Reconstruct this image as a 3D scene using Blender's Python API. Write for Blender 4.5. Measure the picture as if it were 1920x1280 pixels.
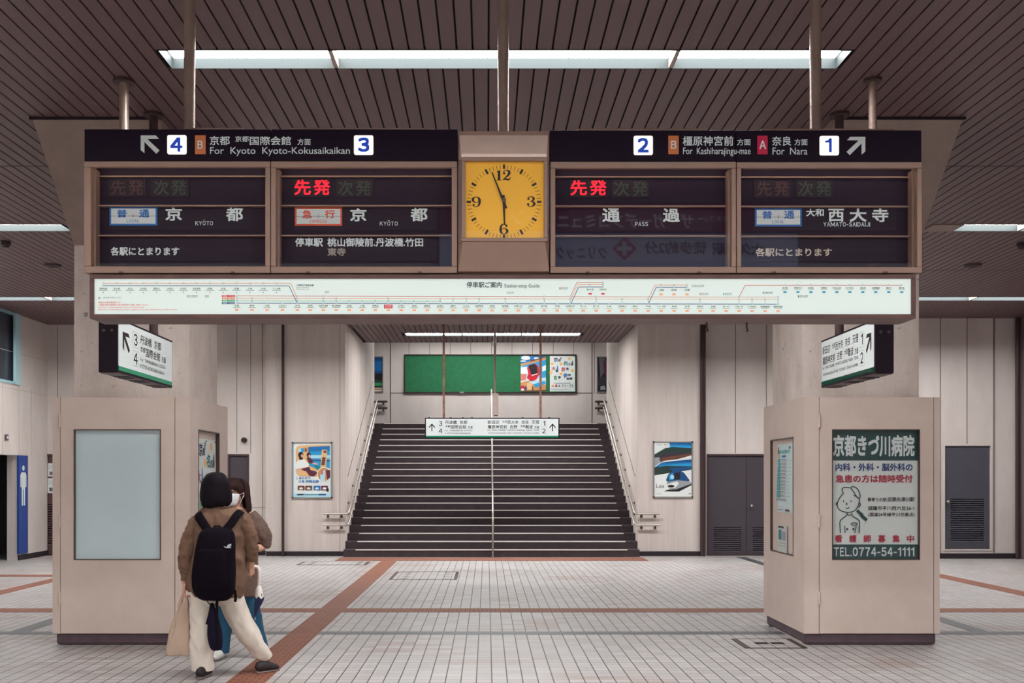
import bpy, bmesh, math, random
from mathutils import Vector, Matrix, noise as mnoise
random.seed(7)
S = bpy.context.scene
COL = S.collection
for o in list(bpy.data.objects):
    bpy.data.objects.remove(o)

# ---------------------------------------------------------------- camera, world, exposure
F, VX, VY, H = 1866.7, 913.0, 896.0, 1.55         # lens in pixels, vanishing point, eye height
ZC = 4.63                                          # ceiling height
cam = bpy.data.cameras.new('camera'); cam_o = bpy.data.objects.new('camera', cam); COL.objects.link(cam_o)
cam.sensor_width = 36.0; cam.lens = 35.0
cam.shift_x = (960 - VX) / 1920.0; cam.shift_y = (VY - 640) / 1920.0
cam_o.location = (0, 0, H); cam_o.rotation_euler = (math.pi / 2, 0, 0)
cam.clip_start = 0.05; cam.clip_end = 200
S.camera = cam_o
W = bpy.data.worlds.new('world'); S.world = W; W.use_nodes = True
W.node_tree.nodes['Background'].inputs[0].default_value = (0.30, 0.24, 0.30, 1)
W.node_tree.nodes['Background'].inputs[1].default_value = 0.3
S.view_settings.view_transform = 'Standard'; S.view_settings.look = 'None'
S.view_settings.gamma = 1.0; S.view_settings.use_curve_mapping = False
S.view_settings.exposure = 0.0
S.cycles.use_denoising = True
S.cycles.max_bounces = 8; S.cycles.diffuse_bounces = 4; S.cycles.glossy_bounces = 4
S.cycles.transparent_max_bounces = 12; S.cycles.sample_clamp_indirect = 6.0
LAMP = 52.0                                         # brightness of the ceiling diffusers
# (X0, X1, list of tube joints) per row of recessed ceiling lights, row centre Y
ROWS = [(-2.4, -8.3, 9.6, [-5.3, -2.4, 0.2, 2.6, 5.6]), (2.5, -8.3, 9.6, [-5.3, -2.4, 0.2, 2.6, 5.6]),
        (7.32, -2.37, 2.63, [-1.13, 1.38]),
        (12.24, -8.7, -5.16, [-6.5]), (12.24, 5.79, 9.9, [6.62]),
        (17.08, -8.7, -2.6, [-7.55, -5.0]), (17.08, -2.45, 2.6, [-1.1, 1.4]), (17.08, 2.75, 9.9, [5.5, 8.36])]

def PX(px, py, Y):
    return Vector(((px - VX) * Y / F, Y, H + (VY - py) * Y / F))
def XP(px, Y): return (px - VX) * Y / F
def ZP(py, Y): return H + (VY - py) * Y / F

# ---------------------------------------------------------------- materials
def lin(c):
    r = []
    for v in c[:3]:
        v = v / 255.0
        r.append(v / 12.92 if v <= 0.04045 else ((v + 0.055) / 1.055) ** 2.4)
    return (*r, 1.0)
MATS = {}
def mat(name, rgb, rough=0.55, metal=0.0, var=0.0, scale=6.0, bump=0.0, emit=0.0, stretch=None, spec=0.5, dark=None, bscale=None, ecol=None, speck=0.0, sscale=16):
    if name in MATS: return MATS[name]
    m = bpy.data.materials.new(name); m.use_nodes = True
    nt = m.node_tree; b = nt.nodes['Principled BSDF']
    c = lin(rgb)
    b.inputs['Base Color'].default_value = c
    b.inputs['Roughness'].default_value = rough; b.inputs['Metallic'].default_value = metal
    b.inputs['Specular IOR Level'].default_value = spec
    if emit:
        b.inputs['Emission Color'].default_value = lin(ecol) if ecol else c
        b.inputs['Emission Strength'].default_value = emit
    if var or bump:
        tc = nt.nodes.new('ShaderNodeTexCoord'); mp = nt.nodes.new('ShaderNodeMapping')
        nt.links.new(tc.outputs['Object'], mp.inputs[0])
        if stretch: mp.inputs['Scale'].default_value = stretch
        n = nt.nodes.new('ShaderNodeTexNoise'); n.inputs['Scale'].default_value = scale
        n.inputs['Detail'].default_value = 6; n.inputs['Roughness'].default_value = 0.65
        nt.links.new(mp.outputs[0], n.inputs['Vector'])
        if var:
            r = nt.nodes.new('ShaderNodeValToRGB')
            r.color_ramp.elements[0].position = 0.3; r.color_ramp.elements[1].position = 0.7
            d = lin(dark) if dark else tuple(x * (1 - var) for x in c[:3]) + (1,)
            r.color_ramp.elements[0].color = d
            r.color_ramp.elements[1].color = tuple(min(1, x * (1 + var * .5)) for x in c[:3]) + (1,)
            nt.links.new(n.outputs['Fac'], r.inputs[0]); nt.links.new(r.outputs[0], b.inputs['Base Color'])
            if speck:                                    # chips and dirt specks, thick in some places and thin in others
                n3 = nt.nodes.new('ShaderNodeTexNoise'); n3.inputs['Scale'].default_value = sscale; n3.inputs['Detail'].default_value = 3
                n4 = nt.nodes.new('ShaderNodeTexNoise'); n4.inputs['Scale'].default_value = 1.6; n4.inputs['Detail'].default_value = 2
                nt.links.new(tc.outputs['Object'], n3.inputs['Vector']); nt.links.new(tc.outputs['Object'], n4.inputs['Vector'])
                k = mathn(nt, 'MULTIPLY', ramp(nt, n3.outputs['Fac'], .66, .72), ramp(nt, n4.outputs['Fac'], .42, .6))
                mx = mixc(nt, mathn(nt, 'MULTIPLY', k, speck), r.outputs[0], tuple(x * .22 for x in c[:3]) + (1,))
                nt.links.new(mx, b.inputs['Base Color'])
        if bump:
            n2 = nt.nodes.new('ShaderNodeTexNoise'); n2.inputs['Scale'].default_value = bscale or scale * 12
            n2.inputs['Detail'].default_value = 4
            nt.links.new(mp.outputs[0], n2.inputs['Vector'])
            bp = nt.nodes.new('ShaderNodeBump'); bp.inputs['Strength'].default_value = bump; bp.inputs['Distance'].default_value = 0.01
            nt.links.new(n2.outputs['Fac'], bp.inputs['Height']); nt.links.new(bp.outputs[0], b.inputs['Normal'])
    MATS[name] = m
    return m
def glow(name, rgb, strength):
    return mat(name, rgb, rough=0.4, emit=strength)
def glass(name, tint=(255, 255, 255), gloss=0.02):
    if name in MATS: return MATS[name]
    m = bpy.data.materials.new(name); m.use_nodes = True; nt = m.node_tree
    for n in list(nt.nodes): nt.nodes.remove(n)
    out = nt.nodes.new('ShaderNodeOutputMaterial'); mx = nt.nodes.new('ShaderNodeMixShader')
    t = nt.nodes.new('ShaderNodeBsdfTransparent'); t.inputs[0].default_value = lin(tint)
    g = nt.nodes.new('ShaderNodeBsdfGlossy'); g.inputs['Roughness'].default_value = gloss
    f = nt.nodes.new('ShaderNodeLayerWeight'); f.inputs[0].default_value = .5
    fac = mathn(nt, 'ADD', mathn(nt, 'MULTIPLY', mathn(nt, 'POWER', f.outputs['Facing'], 5), .5), .045)
    nt.links.new(fac, mx.inputs[0]); nt.links.new(t.outputs[0], mx.inputs[1]); nt.links.new(g.outputs[0], mx.inputs[2])
    nt.links.new(mx.outputs[0], out.inputs[0]); MATS[name] = m
    return m

def mathn(nt, op, a, b=None, c=None):
    n = nt.nodes.new('ShaderNodeMath'); n.operation = op
    for i, v in enumerate((a, b, c)):
        if v is None: continue
        if isinstance(v, (int, float)): n.inputs[i].default_value = v
        else: nt.links.new(v, n.inputs[i])
    return n.outputs[0]
def mixc(nt, fac, a, b):
    n = nt.nodes.new('ShaderNodeMix'); n.data_type = 'RGBA'
    for sock, v in ((n.inputs[0], fac), (n.inputs[6], a), (n.inputs[7], b)):
        if isinstance(v, (int, float)): sock.default_value = v
        elif isinstance(v, tuple): sock.default_value = v
        else: nt.links.new(v, sock)
    return n.outputs[2]
def ramp(nt, v, a, b):
    n = nt.nodes.new('ShaderNodeMapRange'); n.inputs[1].default_value = a; n.inputs[2].default_value = b
    nt.links.new(v, n.inputs[0]); return n.outputs[0]
def tile_mat(name, rgb, grout, w, d, offx, gw, gd, rough, stain=None, stagger=False, rowfade=0.5):
    m = bpy.data.materials.new(name); m.use_nodes = True; nt = m.node_tree; b = nt.nodes['Principled BSDF']
    g = nt.nodes.new('ShaderNodeNewGeometry'); sp = nt.nodes.new('ShaderNodeSeparateXYZ'); nt.links.new(g.outputs['Position'], sp.inputs[0])
    v = mathn(nt, 'DIVIDE', sp.outputs[1], d)
    u = mathn(nt, 'DIVIDE', mathn(nt, 'SUBTRACT', sp.outputs[0], offx), w)
    if stagger:
        u = mathn(nt, 'ADD', u, mathn(nt, 'MULTIPLY', mathn(nt, 'MODULO', mathn(nt, 'FLOOR', v), 2), 0.5))
    fu = mathn(nt, 'ABSOLUTE', mathn(nt, 'SUBTRACT', mathn(nt, 'FRACT', u), 0.5))
    fv = mathn(nt, 'ABSOLUTE', mathn(nt, 'SUBTRACT', mathn(nt, 'FRACT', v), 0.5))
    lu = mathn(nt, 'GREATER_THAN', fu, 0.5 - gw / w / 2); lv = mathn(nt, 'GREATER_THAN', fv, 0.5 - gd / d / 2)
    cell = nt.nodes.new('ShaderNodeCombineXYZ')
    nt.links.new(mathn(nt, 'FLOOR', u), cell.inputs[0]); nt.links.new(mathn(nt, 'FLOOR', v), cell.inputs[1])
    wn = nt.nodes.new('ShaderNodeTexWhiteNoise'); wn.noise_dimensions = '2D'; nt.links.new(cell.outputs[0], wn.inputs['Vector'])
    c = lin(rgb)
    col = mixc(nt, wn.outputs['Value'], tuple(x * .88 for x in c[:3]) + (1,), tuple(min(1, x * 1.08) for x in c[:3]) + (1,))
    nz = nt.nodes.new('ShaderNodeTexNoise'); nz.inputs['Scale'].default_value = 1.1; nz.inputs['Detail'].default_value = 5
    nt.links.new(g.outputs['Position'], nz.inputs['Vector'])
    col = mixc(nt, mathn(nt, 'MULTIPLY', ramp(nt, nz.outputs['Fac'], .35, .75), .28), col, tuple(x * .62 for x in c[:3]) + (1,))
    if stain:
        cell2 = nt.nodes.new('ShaderNodeCombineXYZ')
        nt.links.new(mathn(nt, 'FLOOR', mathn(nt, 'DIVIDE', u, 3)), cell2.inputs[0]); nt.links.new(mathn(nt, 'FLOOR', v), cell2.inputs[1])
        w2 = nt.nodes.new('ShaderNodeTexWhiteNoise'); w2.noise_dimensions = '2D'; nt.links.new(cell2.outputs[0], w2.inputs['Vector'])
        n3 = nt.nodes.new('ShaderNodeTexNoise'); n3.inputs['Scale'].default_value = .75; n3.inputs['Detail'].default_value = 1
        nt.links.new(g.outputs['Position'], n3.inputs['Vector'])
        msk = mathn(nt, 'MULTIPLY', mathn(nt, 'GREATER_THAN', w2.outputs['Value'], .45), ramp(nt, n3.outputs['Fac'], .52, .66))
        col = mixc(nt, mathn(nt, 'MULTIPLY', msk, .42), col, lin(stain))
    fine = nt.nodes.new('ShaderNodeTexNoise'); fine.inputs['Scale'].default_value = 90; nt.links.new(g.outputs['Position'], fine.inputs['Vector'])
    col = mixc(nt, mathn(nt, 'MULTIPLY', fine.outputs['Fac'], .12), col, tuple(x * .5 for x in c[:3]) + (1,))
    col = mixc(nt, mathn(nt, 'MULTIPLY', lv, rowfade), col, lin(grout))
    col = mixc(nt, lu, col, lin(grout))
    nt.links.new(col, b.inputs['Base Color']); b.inputs['Roughness'].default_value = rough
    bp = nt.nodes.new('ShaderNodeBump'); bp.inputs['Strength'].default_value = .35; bp.inputs['Distance'].default_value = .004; bp.invert = True
    nt.links.new(mathn(nt, 'MAXIMUM', lu, mathn(nt, 'MULTIPLY', lv, .6)), bp.inputs['Height']); nt.links.new(bp.outputs[0], b.inputs['Normal'])
    MATS[name] = m
    return m

# ---------------------------------------------------------------- objects, parts, meshes
def thing(name, loc, label=None, cat=None, group=None, kind=None):
    o = bpy.data.objects.new(name, None); COL.objects.link(o); o.location = loc; o.empty_display_size = .1
    o['wl'] = list(loc)
    if label: o['label'] = label
    if cat: o['category'] = cat
    if group: o['group'] = group
    if kind: o['kind'] = kind
    return o
def wloc(p):
    return Vector(p['wl']) if p is not None and 'wl' in p.keys() else Vector((0, 0, 0))
class MB:
    def __init__(s): s.v = []; s.f = []
    def add(s, vs, fs):
        n = len(s.v); s.v += [Vector(p) for p in vs]; s.f += [tuple(i + n for i in f) for f in fs]; return s
    def box(s, x0, x1, y0, y1, z0, z1):
        x0, x1 = min(x0, x1), max(x0, x1); y0, y1 = min(y0, y1), max(y0, y1); z0, z1 = min(z0, z1), max(z0, z1)
        vs = [(x, y, z) for z in (z0, z1) for y in (y0, y1) for x in (x0, x1)]
        return s.add(vs, [(0, 2, 3, 1), (4, 5, 7, 6), (0, 1, 5, 4), (2, 6, 7, 3), (0, 4, 6, 2), (1, 3, 7, 5)])
    def pbox(s, px0, py0, px1, py1, Y, y0, y1):        # a box whose front outline is read at depth Y, from y0 to y1
        return s.box(XP(px0, Y), XP(px1, Y), y0, y1, ZP(py1, Y), ZP(py0, Y))
    def frame(s, x0, x1, z0, z1, y0, y1, t, tb=None):  # a picture-frame ring in XZ
        tb = t if tb is None else tb
        s.box(x0, x1, y0, y1, z1 - t, z1); s.box(x0, x1, y0, y1, z0, z0 + tb)
        s.box(x0, x0 + t, y0, y1, z0 + tb, z1 - t); s.box(x1 - t, x1, y0, y1, z0 + tb, z1 - t); return s
    def frame_yz(s, y0, y1, z0, z1, x0, x1, t):
        s.box(x0, x1, y0, y1, z1 - t, z1); s.box(x0, x1, y0, y1, z0, z0 + t)
        s.box(x0, x1, y0, y0 + t, z0 + t, z1 - t); s.box(x0, x1, y1 - t, y1, z0 + t, z1 - t); return s
    def cyl(s, a, b, r, n=16, r2=None, cap=True):
        return s.tube([a, b], [r, r if r2 is None else r2], n, cap=cap)
    def tube(s, path, rad, n=12, cap=True, squash=1.0, up=None):
        P = [Vector(p) for p in path]
        R = rad if isinstance(rad, (list, tuple)) else [rad] * len(P)
        base = len(s.v); pu = None
        for i, p in enumerate(P):
            t = (P[min(i + 1, len(P) - 1)] - P[max(i - 1, 0)]).normalized()
            if pu is None:
                ref = Vector(up) if up else (Vector((0, 0, 1)) if abs(t.z) < .9 else Vector((1, 0, 0)))
                pu = (ref - t * ref.dot(t)).normalized()
            else:
                pu = (pu - t * pu.dot(t)).normalized()
            w = t.cross(pu)
            r = R[i]; ra, rb = (r, r * squash) if not isinstance(r, tuple) else r
            for k in range(n):
                a = 2 * math.pi * k / n
                s.v.append(p + pu * (ra * math.cos(a)) + w * (rb * math.sin(a)))
        for i in range(len(P) - 1):
            for k in range(n):
                a, b = base + i * n + k, base + i * n + (k + 1) % n
                s.f.append((a, b, b + n, a + n))
        if cap:
            s.f.append(tuple(base + k for k in reversed(range(n))))
            e = base + (len(P) - 1) * n; s.f.append(tuple(e + k for k in range(n)))
        return s
    def loft(s, rings, n=24, cap=True, power=2.0):      # horizontal ovals: (cx, cy, cz, rx, ry[, tiltx, tilty])
        base = len(s.v)
        for r in rings:
            cx, cy, cz, rx, ry = r[:5]; tx, ty = (r[5], r[6]) if len(r) > 6 else (0, 0)
            for k in range(n):
                a = 2 * math.pi * k / n; ca, sa = math.cos(a), math.sin(a)
                x = rx * math.copysign(abs(ca) ** (2 / power), ca); y = ry * math.copysign(abs(sa) ** (2 / power), sa)
                s.v.append(Vector((cx + x, cy + y, cz + tx * x + ty * y)))
        m = len(rings)
        for i in range(m - 1):
            for k in range(n):
                a, b = base + i * n + k, base + i * n + (k + 1) % n
                s.f.append((a, b, b + n, a + n))
        if cap:
            s.f.append(tuple(base + k for k in reversed(range(n)))); e = base + (m - 1) * n
            s.f.append(tuple(e + k for k in range(n)))
        return s
    def ball(s, c, r, nu=14, nv=9):
        rx, ry, rz = r if isinstance(r, tuple) else (r, r, r)
        rings = []
        for j in range(nv + 1):
            a = -math.pi / 2 + math.pi * j / nv; q = max(math.cos(a), .02)
            rings.append((c[0], c[1], c[2] + rz * math.sin(a), rx * q, ry * q))
        return s.loft(rings, nu)
    def disc(s, c, r, y0, y1, n=32):                    # disc in the XZ plane, extruded along Y
        return s.cyl((c[0], y1, c[1]), (c[0], y0, c[1]), r, n)
    def prism(s, pts, d):                               # planar polygon of 3D points, pushed by vector d
        n = len(pts); d = Vector(d); A = [Vector(p) for p in pts]
        return s.add(A + [p + d for p in A], [tuple(range(n)), tuple(reversed(range(n, 2 * n)))] + [(i, i + n, (i + 1) % n + n, (i + 1) % n) for i in range(n)])
    def build(s, name, m, parent=None, bevel=0.0, smooth=False, seg=2, kind=None, sub=0, solid=0.0, label=None):
        off = wloc(parent)
        me = bpy.data.meshes.new(name)
        me.from_pydata([tuple(p - off) for p in s.v], [], s.f)
        bm = bmesh.new(); bm.from_mesh(me); bmesh.ops.recalc_face_normals(bm, faces=bm.faces); bm.to_mesh(me); bm.free()
        if smooth:
            me.polygons.foreach_set('use_smooth', [True] * len(me.polygons)); me.set_sharp_from_angle(angle=math.radians(48 if smooth is True else smooth))
        me.materials.append(m if not isinstance(m, str) else MATS[m])
        o = bpy.data.objects.new(name, me); COL.objects.link(o)
        o['wl'] = list(off)
        if parent is not None: o.parent = parent
        if solid:
            q = o.modifiers.new('solid', 'SOLIDIFY'); q.thickness = solid; q.offset = 0
        if bevel:
            q = o.modifiers.new('bevel', 'BEVEL'); q.width = bevel; q.segments = seg; q.limit_method = 'ANGLE'; q.angle_limit = math.radians(50)
        if sub:
            q = o.modifiers.new('sub', 'SUBSURF'); q.levels = sub; q.render_levels = sub
        if kind: o['kind'] = kind
        if label: o['label'] = label
        return o
def tag(o, label, cat, group=None):
    o['label'] = label; o['category'] = cat
    if group: o['group'] = group
    return o
def struct(mb, name, m, parent=None, **k):
    o = mb.build(name, m, parent, **k)
    if parent is None: o['kind'] = 'structure'
    return o

# ---------------------------------------------------------------- flat artwork: frames, lettering, shapes
class Plane:
    """a flat surface: pixel-like coordinates (u right, v down) measured on the surface itself"""
    def __init__(s, fn, n): s.fn = fn; s.n = Vector(n)
    def at(s, u, v, d=0.0): return s.fn(u, v) + s.n * d
def face_y(Y):                                          # a face square to the camera, at depth Y
    return Plane(lambda u, v: PX(u, v, Y), (0, -1, 0))
def rect_y(x0, x1, z0, z1, y):                          # normalised 0..1 face looking at -Y
    return Plane(lambda u, v: Vector((x0 + (x1 - x0) * u, y, z1 + (z0 - z1) * v)), (0, -1, 0))
def rect_x(x, ya, yb, z0, z1, n):                       # normalised face looking along +-X; u runs from ya to yb
    return Plane(lambda u, v: Vector((x, ya + (yb - ya) * u, z1 + (z0 - z1) * v)), (n, 0, 0))
def sub(pl, u0, v0, u1, v1):
    return Plane(lambda u, v: pl.fn(u0 + (u1 - u0) * u, v0 + (v1 - v0) * v), pl.n)
GL = {}
def glyph(t, bold):
    k = (t, bold)
    if k in GL: return GL[k]
    cu = bpy.data.curves.new('t', 'FONT'); cu.body = t; cu.resolution_u = 3; cu.offset = bold
    ob = bpy.data.objects.new('t', cu); COL.objects.link(ob)
    bpy.context.view_layer.update()
    me = bpy.data.meshes.new_from_object(ob.evaluated_get(bpy.context.evaluated_depsgraph_get()))
    vs = [(v.co.x, v.co.y) for v in me.vertices]; fs = [tuple(p.vertices) for p in me.polygons]
    bpy.data.objects.remove(ob); bpy.data.curves.remove(cu); bpy.data.meshes.remove(me)
    xs = [p[0] for p in vs]; ys = [p[1] for p in vs]
    x0, x1, y0, y1 = min(xs), max(xs), min(ys), max(ys)
    sx = (x1 - x0) or 1; sy = (y1 - y0) or 1
    GL[k] = ([((p[0] - x0) / sx, 1 - (p[1] - y0) / sy) for p in vs], fs)
    return GL[k]
def text(mb, pl, t, u0, v0, u1, v1, bold=0.0, d=0.002):
    """lettering fitted to a box; bold = extra stroke as a share of the letter height"""
    vs, fs = glyph(t, 0.0)
    b = bold * 1.1; ln = max(1, len(t.replace(' ', '')))
    bu = (u1 - u0) * b / ln * (.55 if ord(t[-1]) < 0x3000 else 1.0); bv = (v1 - v0) * b
    U0, U1, V0, V1 = u0 + (bu if u1 > u0 else bu), u1 - bu, v0 + bv, v1 - bv
    for i, (sx, sy) in enumerate(((0, 0),) if not bold else ((-1, -1), (1, -1), (1, 1), (-1, 1), (0, 0))):
        mb.add([pl.at(U0 + (U1 - U0) * p + bu * sx, V0 + (V1 - V0) * q + bv * sy, d + i * 4e-5) for p, q in vs], fs)
def ftext(mb, pl, t, u0, v0, u1, v1, bold=0.02, d=0.002, gap=.13):
    """plain grotesque capitals and digits, set one by one"""
    W_ = []
    for c in t:
        if c == ' ': W_.append(.3)
        elif c == '-': W_.append(.38)
        elif c == '.': W_.append(.16)
        elif c in '1': W_.append(.42)
        elif c in 'I': W_.append(.16)
        elif c in 'LEFJ': W_.append(.52)
        elif c in 'MW': W_.append(.9)
        else: W_.append(.64)
    tot = sum(W_) + gap * (len(t) - 1); k = (u1 - u0) / tot; x = u0
    mac = any(c in 'ŌŪ' for c in t); vt = v0 + (v1 - v0) * .22 if mac else v0; h = v1 - vt
    for c, w in zip(t, W_):
        a, e = x, x + w * k; x = e + gap * k
        if c == ' ': continue
        if c == '-': rect(mb, pl, a, vt + h * .50, e, vt + h * .63, d); continue
        if c == '.': rect(mb, pl, a, vt + h * .83, e, vt + h, d); continue
        if c == 'I': rect(mb, pl, a, vt, e, vt + h, d); continue
        if c == '1': poly(mb, pl, [(e, vt), (e, vt + h), (e - .17 * k, vt + h), (e - .17 * k, vt + h * .3), (a, vt + h * .3), (a, vt + h * .2), (a + (e - a) * .45, vt + h * .13), (e - .14 * k, vt)], d); continue
        if c in 'ŌŪ': rect(mb, pl, a + .1 * k, v0, e - .1 * k, v0 + h * .1, d); c = 'O' if c == 'Ō' else 'U'
        text(mb, pl, chr(ord(c) + 0xFEE0), a, vt, e, vt + h, bold, d)
def poly(mb, pl, pts, d=0.001):
    mb.add([pl.at(u, v, d) for u, v in pts], [tuple(range(len(pts)))])
def rect(mb, pl, u0, v0, u1, v1, d=0.001):
    poly(mb, pl, [(u0, v0), (u1, v0), (u1, v1), (u0, v1)], d)
def circ(mb, pl, u, v, ru, rv, d=0.001, n=20):
    poly(mb, pl, [(u + ru * math.cos(2 * math.pi * k / n), v + rv * math.sin(2 * math.pi * k / n)) for k in range(n)], d)
def cr(pts, n=8):                                       # smooth curve through points of any size
    out = []; m = len(pts)
    for i in range(m - 1):
        p0, p1, p2, p3 = pts[max(i - 1, 0)], pts[i], pts[i + 1], pts[min(i + 2, m - 1)]
        for k in range(n):
            t = k / n
            out.append(tuple(.5 * (2 * b + (c - a) * t + (2 * a - 5 * b + 4 * c - e) * t * t + (3 * b - a - 3 * c + e) * t ** 3) for a, b, c, e in zip(p0, p1, p2, p3)))
    out.append(tuple(pts[-1])); return out
def ribbon(mb, pl, pts, d=0.001, n=8, ar=1.0):           # (u, v, width) strokes; ar = size of one u over one v
    q = cr(pts, n); L, R = [], []
    for i, p in enumerate(q):
        a = q[max(i - 1, 0)]; b = q[min(i + 1, len(q) - 1)]
        tx, ty = (b[0] - a[0]) * ar, b[1] - a[1]; l = math.hypot(tx, ty) or 1
        nx, ny = -ty / l, tx / l
        L.append((p[0] + nx * p[2] / 2 / ar, p[1] + ny * p[2] / 2)); R.append((p[0] - nx * p[2] / 2 / ar, p[1] - ny * p[2] / 2))
    for i in range(len(q) - 1):
        poly(mb, pl, [L[i], L[i + 1], R[i + 1], R[i]], d)
ARROW_NW = [(0, 0), (.80, 0), (.98, .19), (.36, .20), (1, .82), (.83, 1), (.20, .36), (.20, .97), (0, .80)]
def arrow_nw(mb, pl, u0, v0, u1, v1, flip=False, d=0.002):
    pts = [((1 - a) if flip else a, b) for a, b in ARROW_NW]
    P = [(u0 + (u1 - u0) * a, v0 + (v1 - v0) * b) for a, b in pts]
    for idx in ((0, 1, 2, 3), (0, 3, 6), (0, 6, 7, 8), (3, 4, 5, 6)):
        poly(mb, pl, [P[i] for i in idx], d)
def arrow_up(mb, pl, u0, v0, u1, v1, d=0.002):
    P = lambda a, b: (u0 + (u1 - u0) * a, v0 + (v1 - v0) * b)
    poly(mb, pl, [P(.42, .12), P(.58, .12), P(.58, 1), P(.42, 1)], d)
    poly(mb, pl, [P(.5, 0), P(1, .45), P(1, .63), P(.5, .2)], d); poly(mb, pl, [P(.5, 0), P(.5, .2), P(0, .63), P(0, .45)], d)

# palette
M_floor = tile_mat('floor_tiles', (180, 176, 175), (22, 13, 18), .1183, .118, .0376, .0092, .0055, .42, stain=(146, 114, 98), rowfade=.7)
M_brown = tile_mat('tactile_brown', (142, 86, 64), (74, 42, 36), .10, .052, 0, .010, .010, .7, stagger=True, rowfade=.8)
mat('wall', (209, 201, 197), .8, var=.08, scale=1.2, bump=.25, bscale=60, stretch=(1, 1, .35), dark=(193, 183, 178))
mat('wall_concrete', (222, 211, 204), .85, var=.16, scale=2.6, bump=.5, bscale=45, dark=(196, 182, 174), stretch=(1, 1, .5), speck=.8)
mat('wall_streak', (208, 199, 194), .85, var=.1, scale=4, bump=.4, bscale=40, stretch=(1.2, 1.2, .08), dark=(192, 181, 175))
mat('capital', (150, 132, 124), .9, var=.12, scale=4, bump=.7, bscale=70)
mat('slat', (98, 75, 76), .5, var=.08, scale=2, stretch=(1, .2, 1))
mat('groove', (38, 24, 32), .9)
mat('recess', (34, 39, 40), .7, spec=.1)
mat('black_base', (34, 24, 32), .6)
mat('cabinet', (214, 197, 187), .45, var=.05, scale=3, dark=(207, 188, 177), speck=.16, sscale=30)
mat('cabinet_base', (92, 74, 82), .6, var=.25, scale=8)
mat('frame_brown', (152, 124, 110), .42, metal=.15, var=.06, scale=6)
mat('frame_dark', (98, 68, 64), .45, var=.35, scale=14, stretch=(.4, 1, 1))
mat('header', (26, 10, 30), .5, spec=.15)
mat('board_back', (36, 22, 42), .6, spec=.2)
mat('flap', (40, 29, 44), .6, spec=.2)
mat('flap_line', (24, 14, 26), .6)
mat('letter_white', (206, 216, 216), .5, emit=.12)
mat('letter_grey', (168, 160, 152), .5)
mat('plate_white', (214, 224, 224), .5)
mat('blue', (20, 110, 184), .45); mat('red_orange', (226, 84, 52), .45)
glow('lit_plate', (255, 250, 238), .95); mat('digit_blue', (10, 66, 180), .5, emit=.4)
mat('tag_orange', (196, 112, 60), .5, emit=.10); mat('tag_red', (190, 12, 62), .5, emit=.10)
glow('led_red', (255, 16, 44), 1.0)
mat('led_dim_red', (70, 32, 38), .5); mat('led_dim_green', (46, 56, 48), .5); mat('led_panel', (42, 33, 43), .5, spec=.2)
mat('clock_yellow', (246, 186, 52), .5, emit=.12); mat('ink', (28, 18, 26), .5)
glow('map_white', (212, 226, 220), .36)
mat('pipe', (160, 140, 130), .38, metal=.35, var=.12, scale=9)
mat('pipe_dark', (72, 54, 54), .5, metal=.2)
mat('pipe_rust', (150, 104, 80), .6, var=.3, scale=12, dark=(92, 66, 58))
mat('sign_case', (27, 12, 28), .5, spec=.2); mat('sign_white', (206, 214, 214), .45, emit=.06); mat('sign_green', (18, 124, 90), .45, emit=.16)
mat('sign_under', (96, 80, 78), .5)
mat('steel', (190, 182, 176), .28, metal=.9); mat('steel_dark', (96, 82, 78), .35, metal=.7)
mat('stone', (60, 48, 53), .75, var=.3, scale=7, bump=.3, bscale=50)
mat('nosing', (236, 232, 228), .35, metal=.3)
mat('door_grey', (66, 59, 67), .5, var=.06, scale=3); mat('door_brown', (84, 60, 60), .5); mat('door_gap', (26, 18, 24), .8)
mat('green_board', (26, 106, 66), .8, var=.16, scale=8, bump=.2, bscale=160)
mat('board_frame', (42, 26, 30), .5)
mat('sheet', (216, 224, 222), .55); mat('sheet_frost', (206, 226, 232), .3, var=.04, scale=2)
mat('alu', (170, 170, 166), .35, metal=.7)
mat('hospital_green', (6, 64, 66), .45); mat('hospital_red', (168, 28, 56), .5); mat('hospital_blue', (22, 62, 122), .5)
GL_PANE = None
M_glass = glass('pane')

# ================================================================ the setting
XL, XR, YB, YF = -8.83, 10.25, -5.5, 19.8                # left wall, right wall, rear wall, wall of the stairs
SX0, SX1 = -2.82, 3.0                                  # stairwell
fl = MB().add([(XL - 1.6, YB, 0), (XR + .3, YB, 0), (XR + .3, 20.6, 0), (XL - 1.6, 20.6, 0), (XL - 1.6, YB, -.1), (XR + .3, YB, -.1), (XR + .3, 20.6, -.1), (XL - 1.6, 20.6, -.1)],
              [(0, 1, 2, 3), (7, 6, 5, 4), (0, 4, 5, 1), (1, 5, 6, 2), (2, 6, 7, 3), (3, 7, 4, 0)])
struct(fl, 'floor', M_floor)
# tactile and joint strips let into the floor
n_trim = [0]
def trim(mb, m, **k):
    n_trim[0] += 1
    return struct(mb, 'trim_%d' % n_trim[0], m, **k)
trim(MB().box(-1.975, -1.68, YB, 18.7, 0, .004), M_brown)
trim(MB().box(XL, XR, 11.5, 11.84, 0, .003), M_brown)
trim(MB().box(-2.85, 3.03, 18.68, 19.42, 0, .005), M_brown)
trim(MB().box(-6.71, -6.46, 11.85, 16.0, 0, .0035), M_brown)
trim(MB().box(7.05, 7.33, 11.85, 18.6, 0, .0035), M_brown)
trim(MB().box(XL, -6.2, 15.65, 15.95, 0, .003), M_brown)
mat('joint_steel', (92, 96, 100), .4, metal=.3, var=.35, scale=1.3)
trim(MB().box(XL, XR, 9.88, 10.05, 0, .003), 'joint_steel')
trim(MB().box(-4.8, -4.62, 10.05, 19.6, 0, .0025), 'joint_steel')
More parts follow.
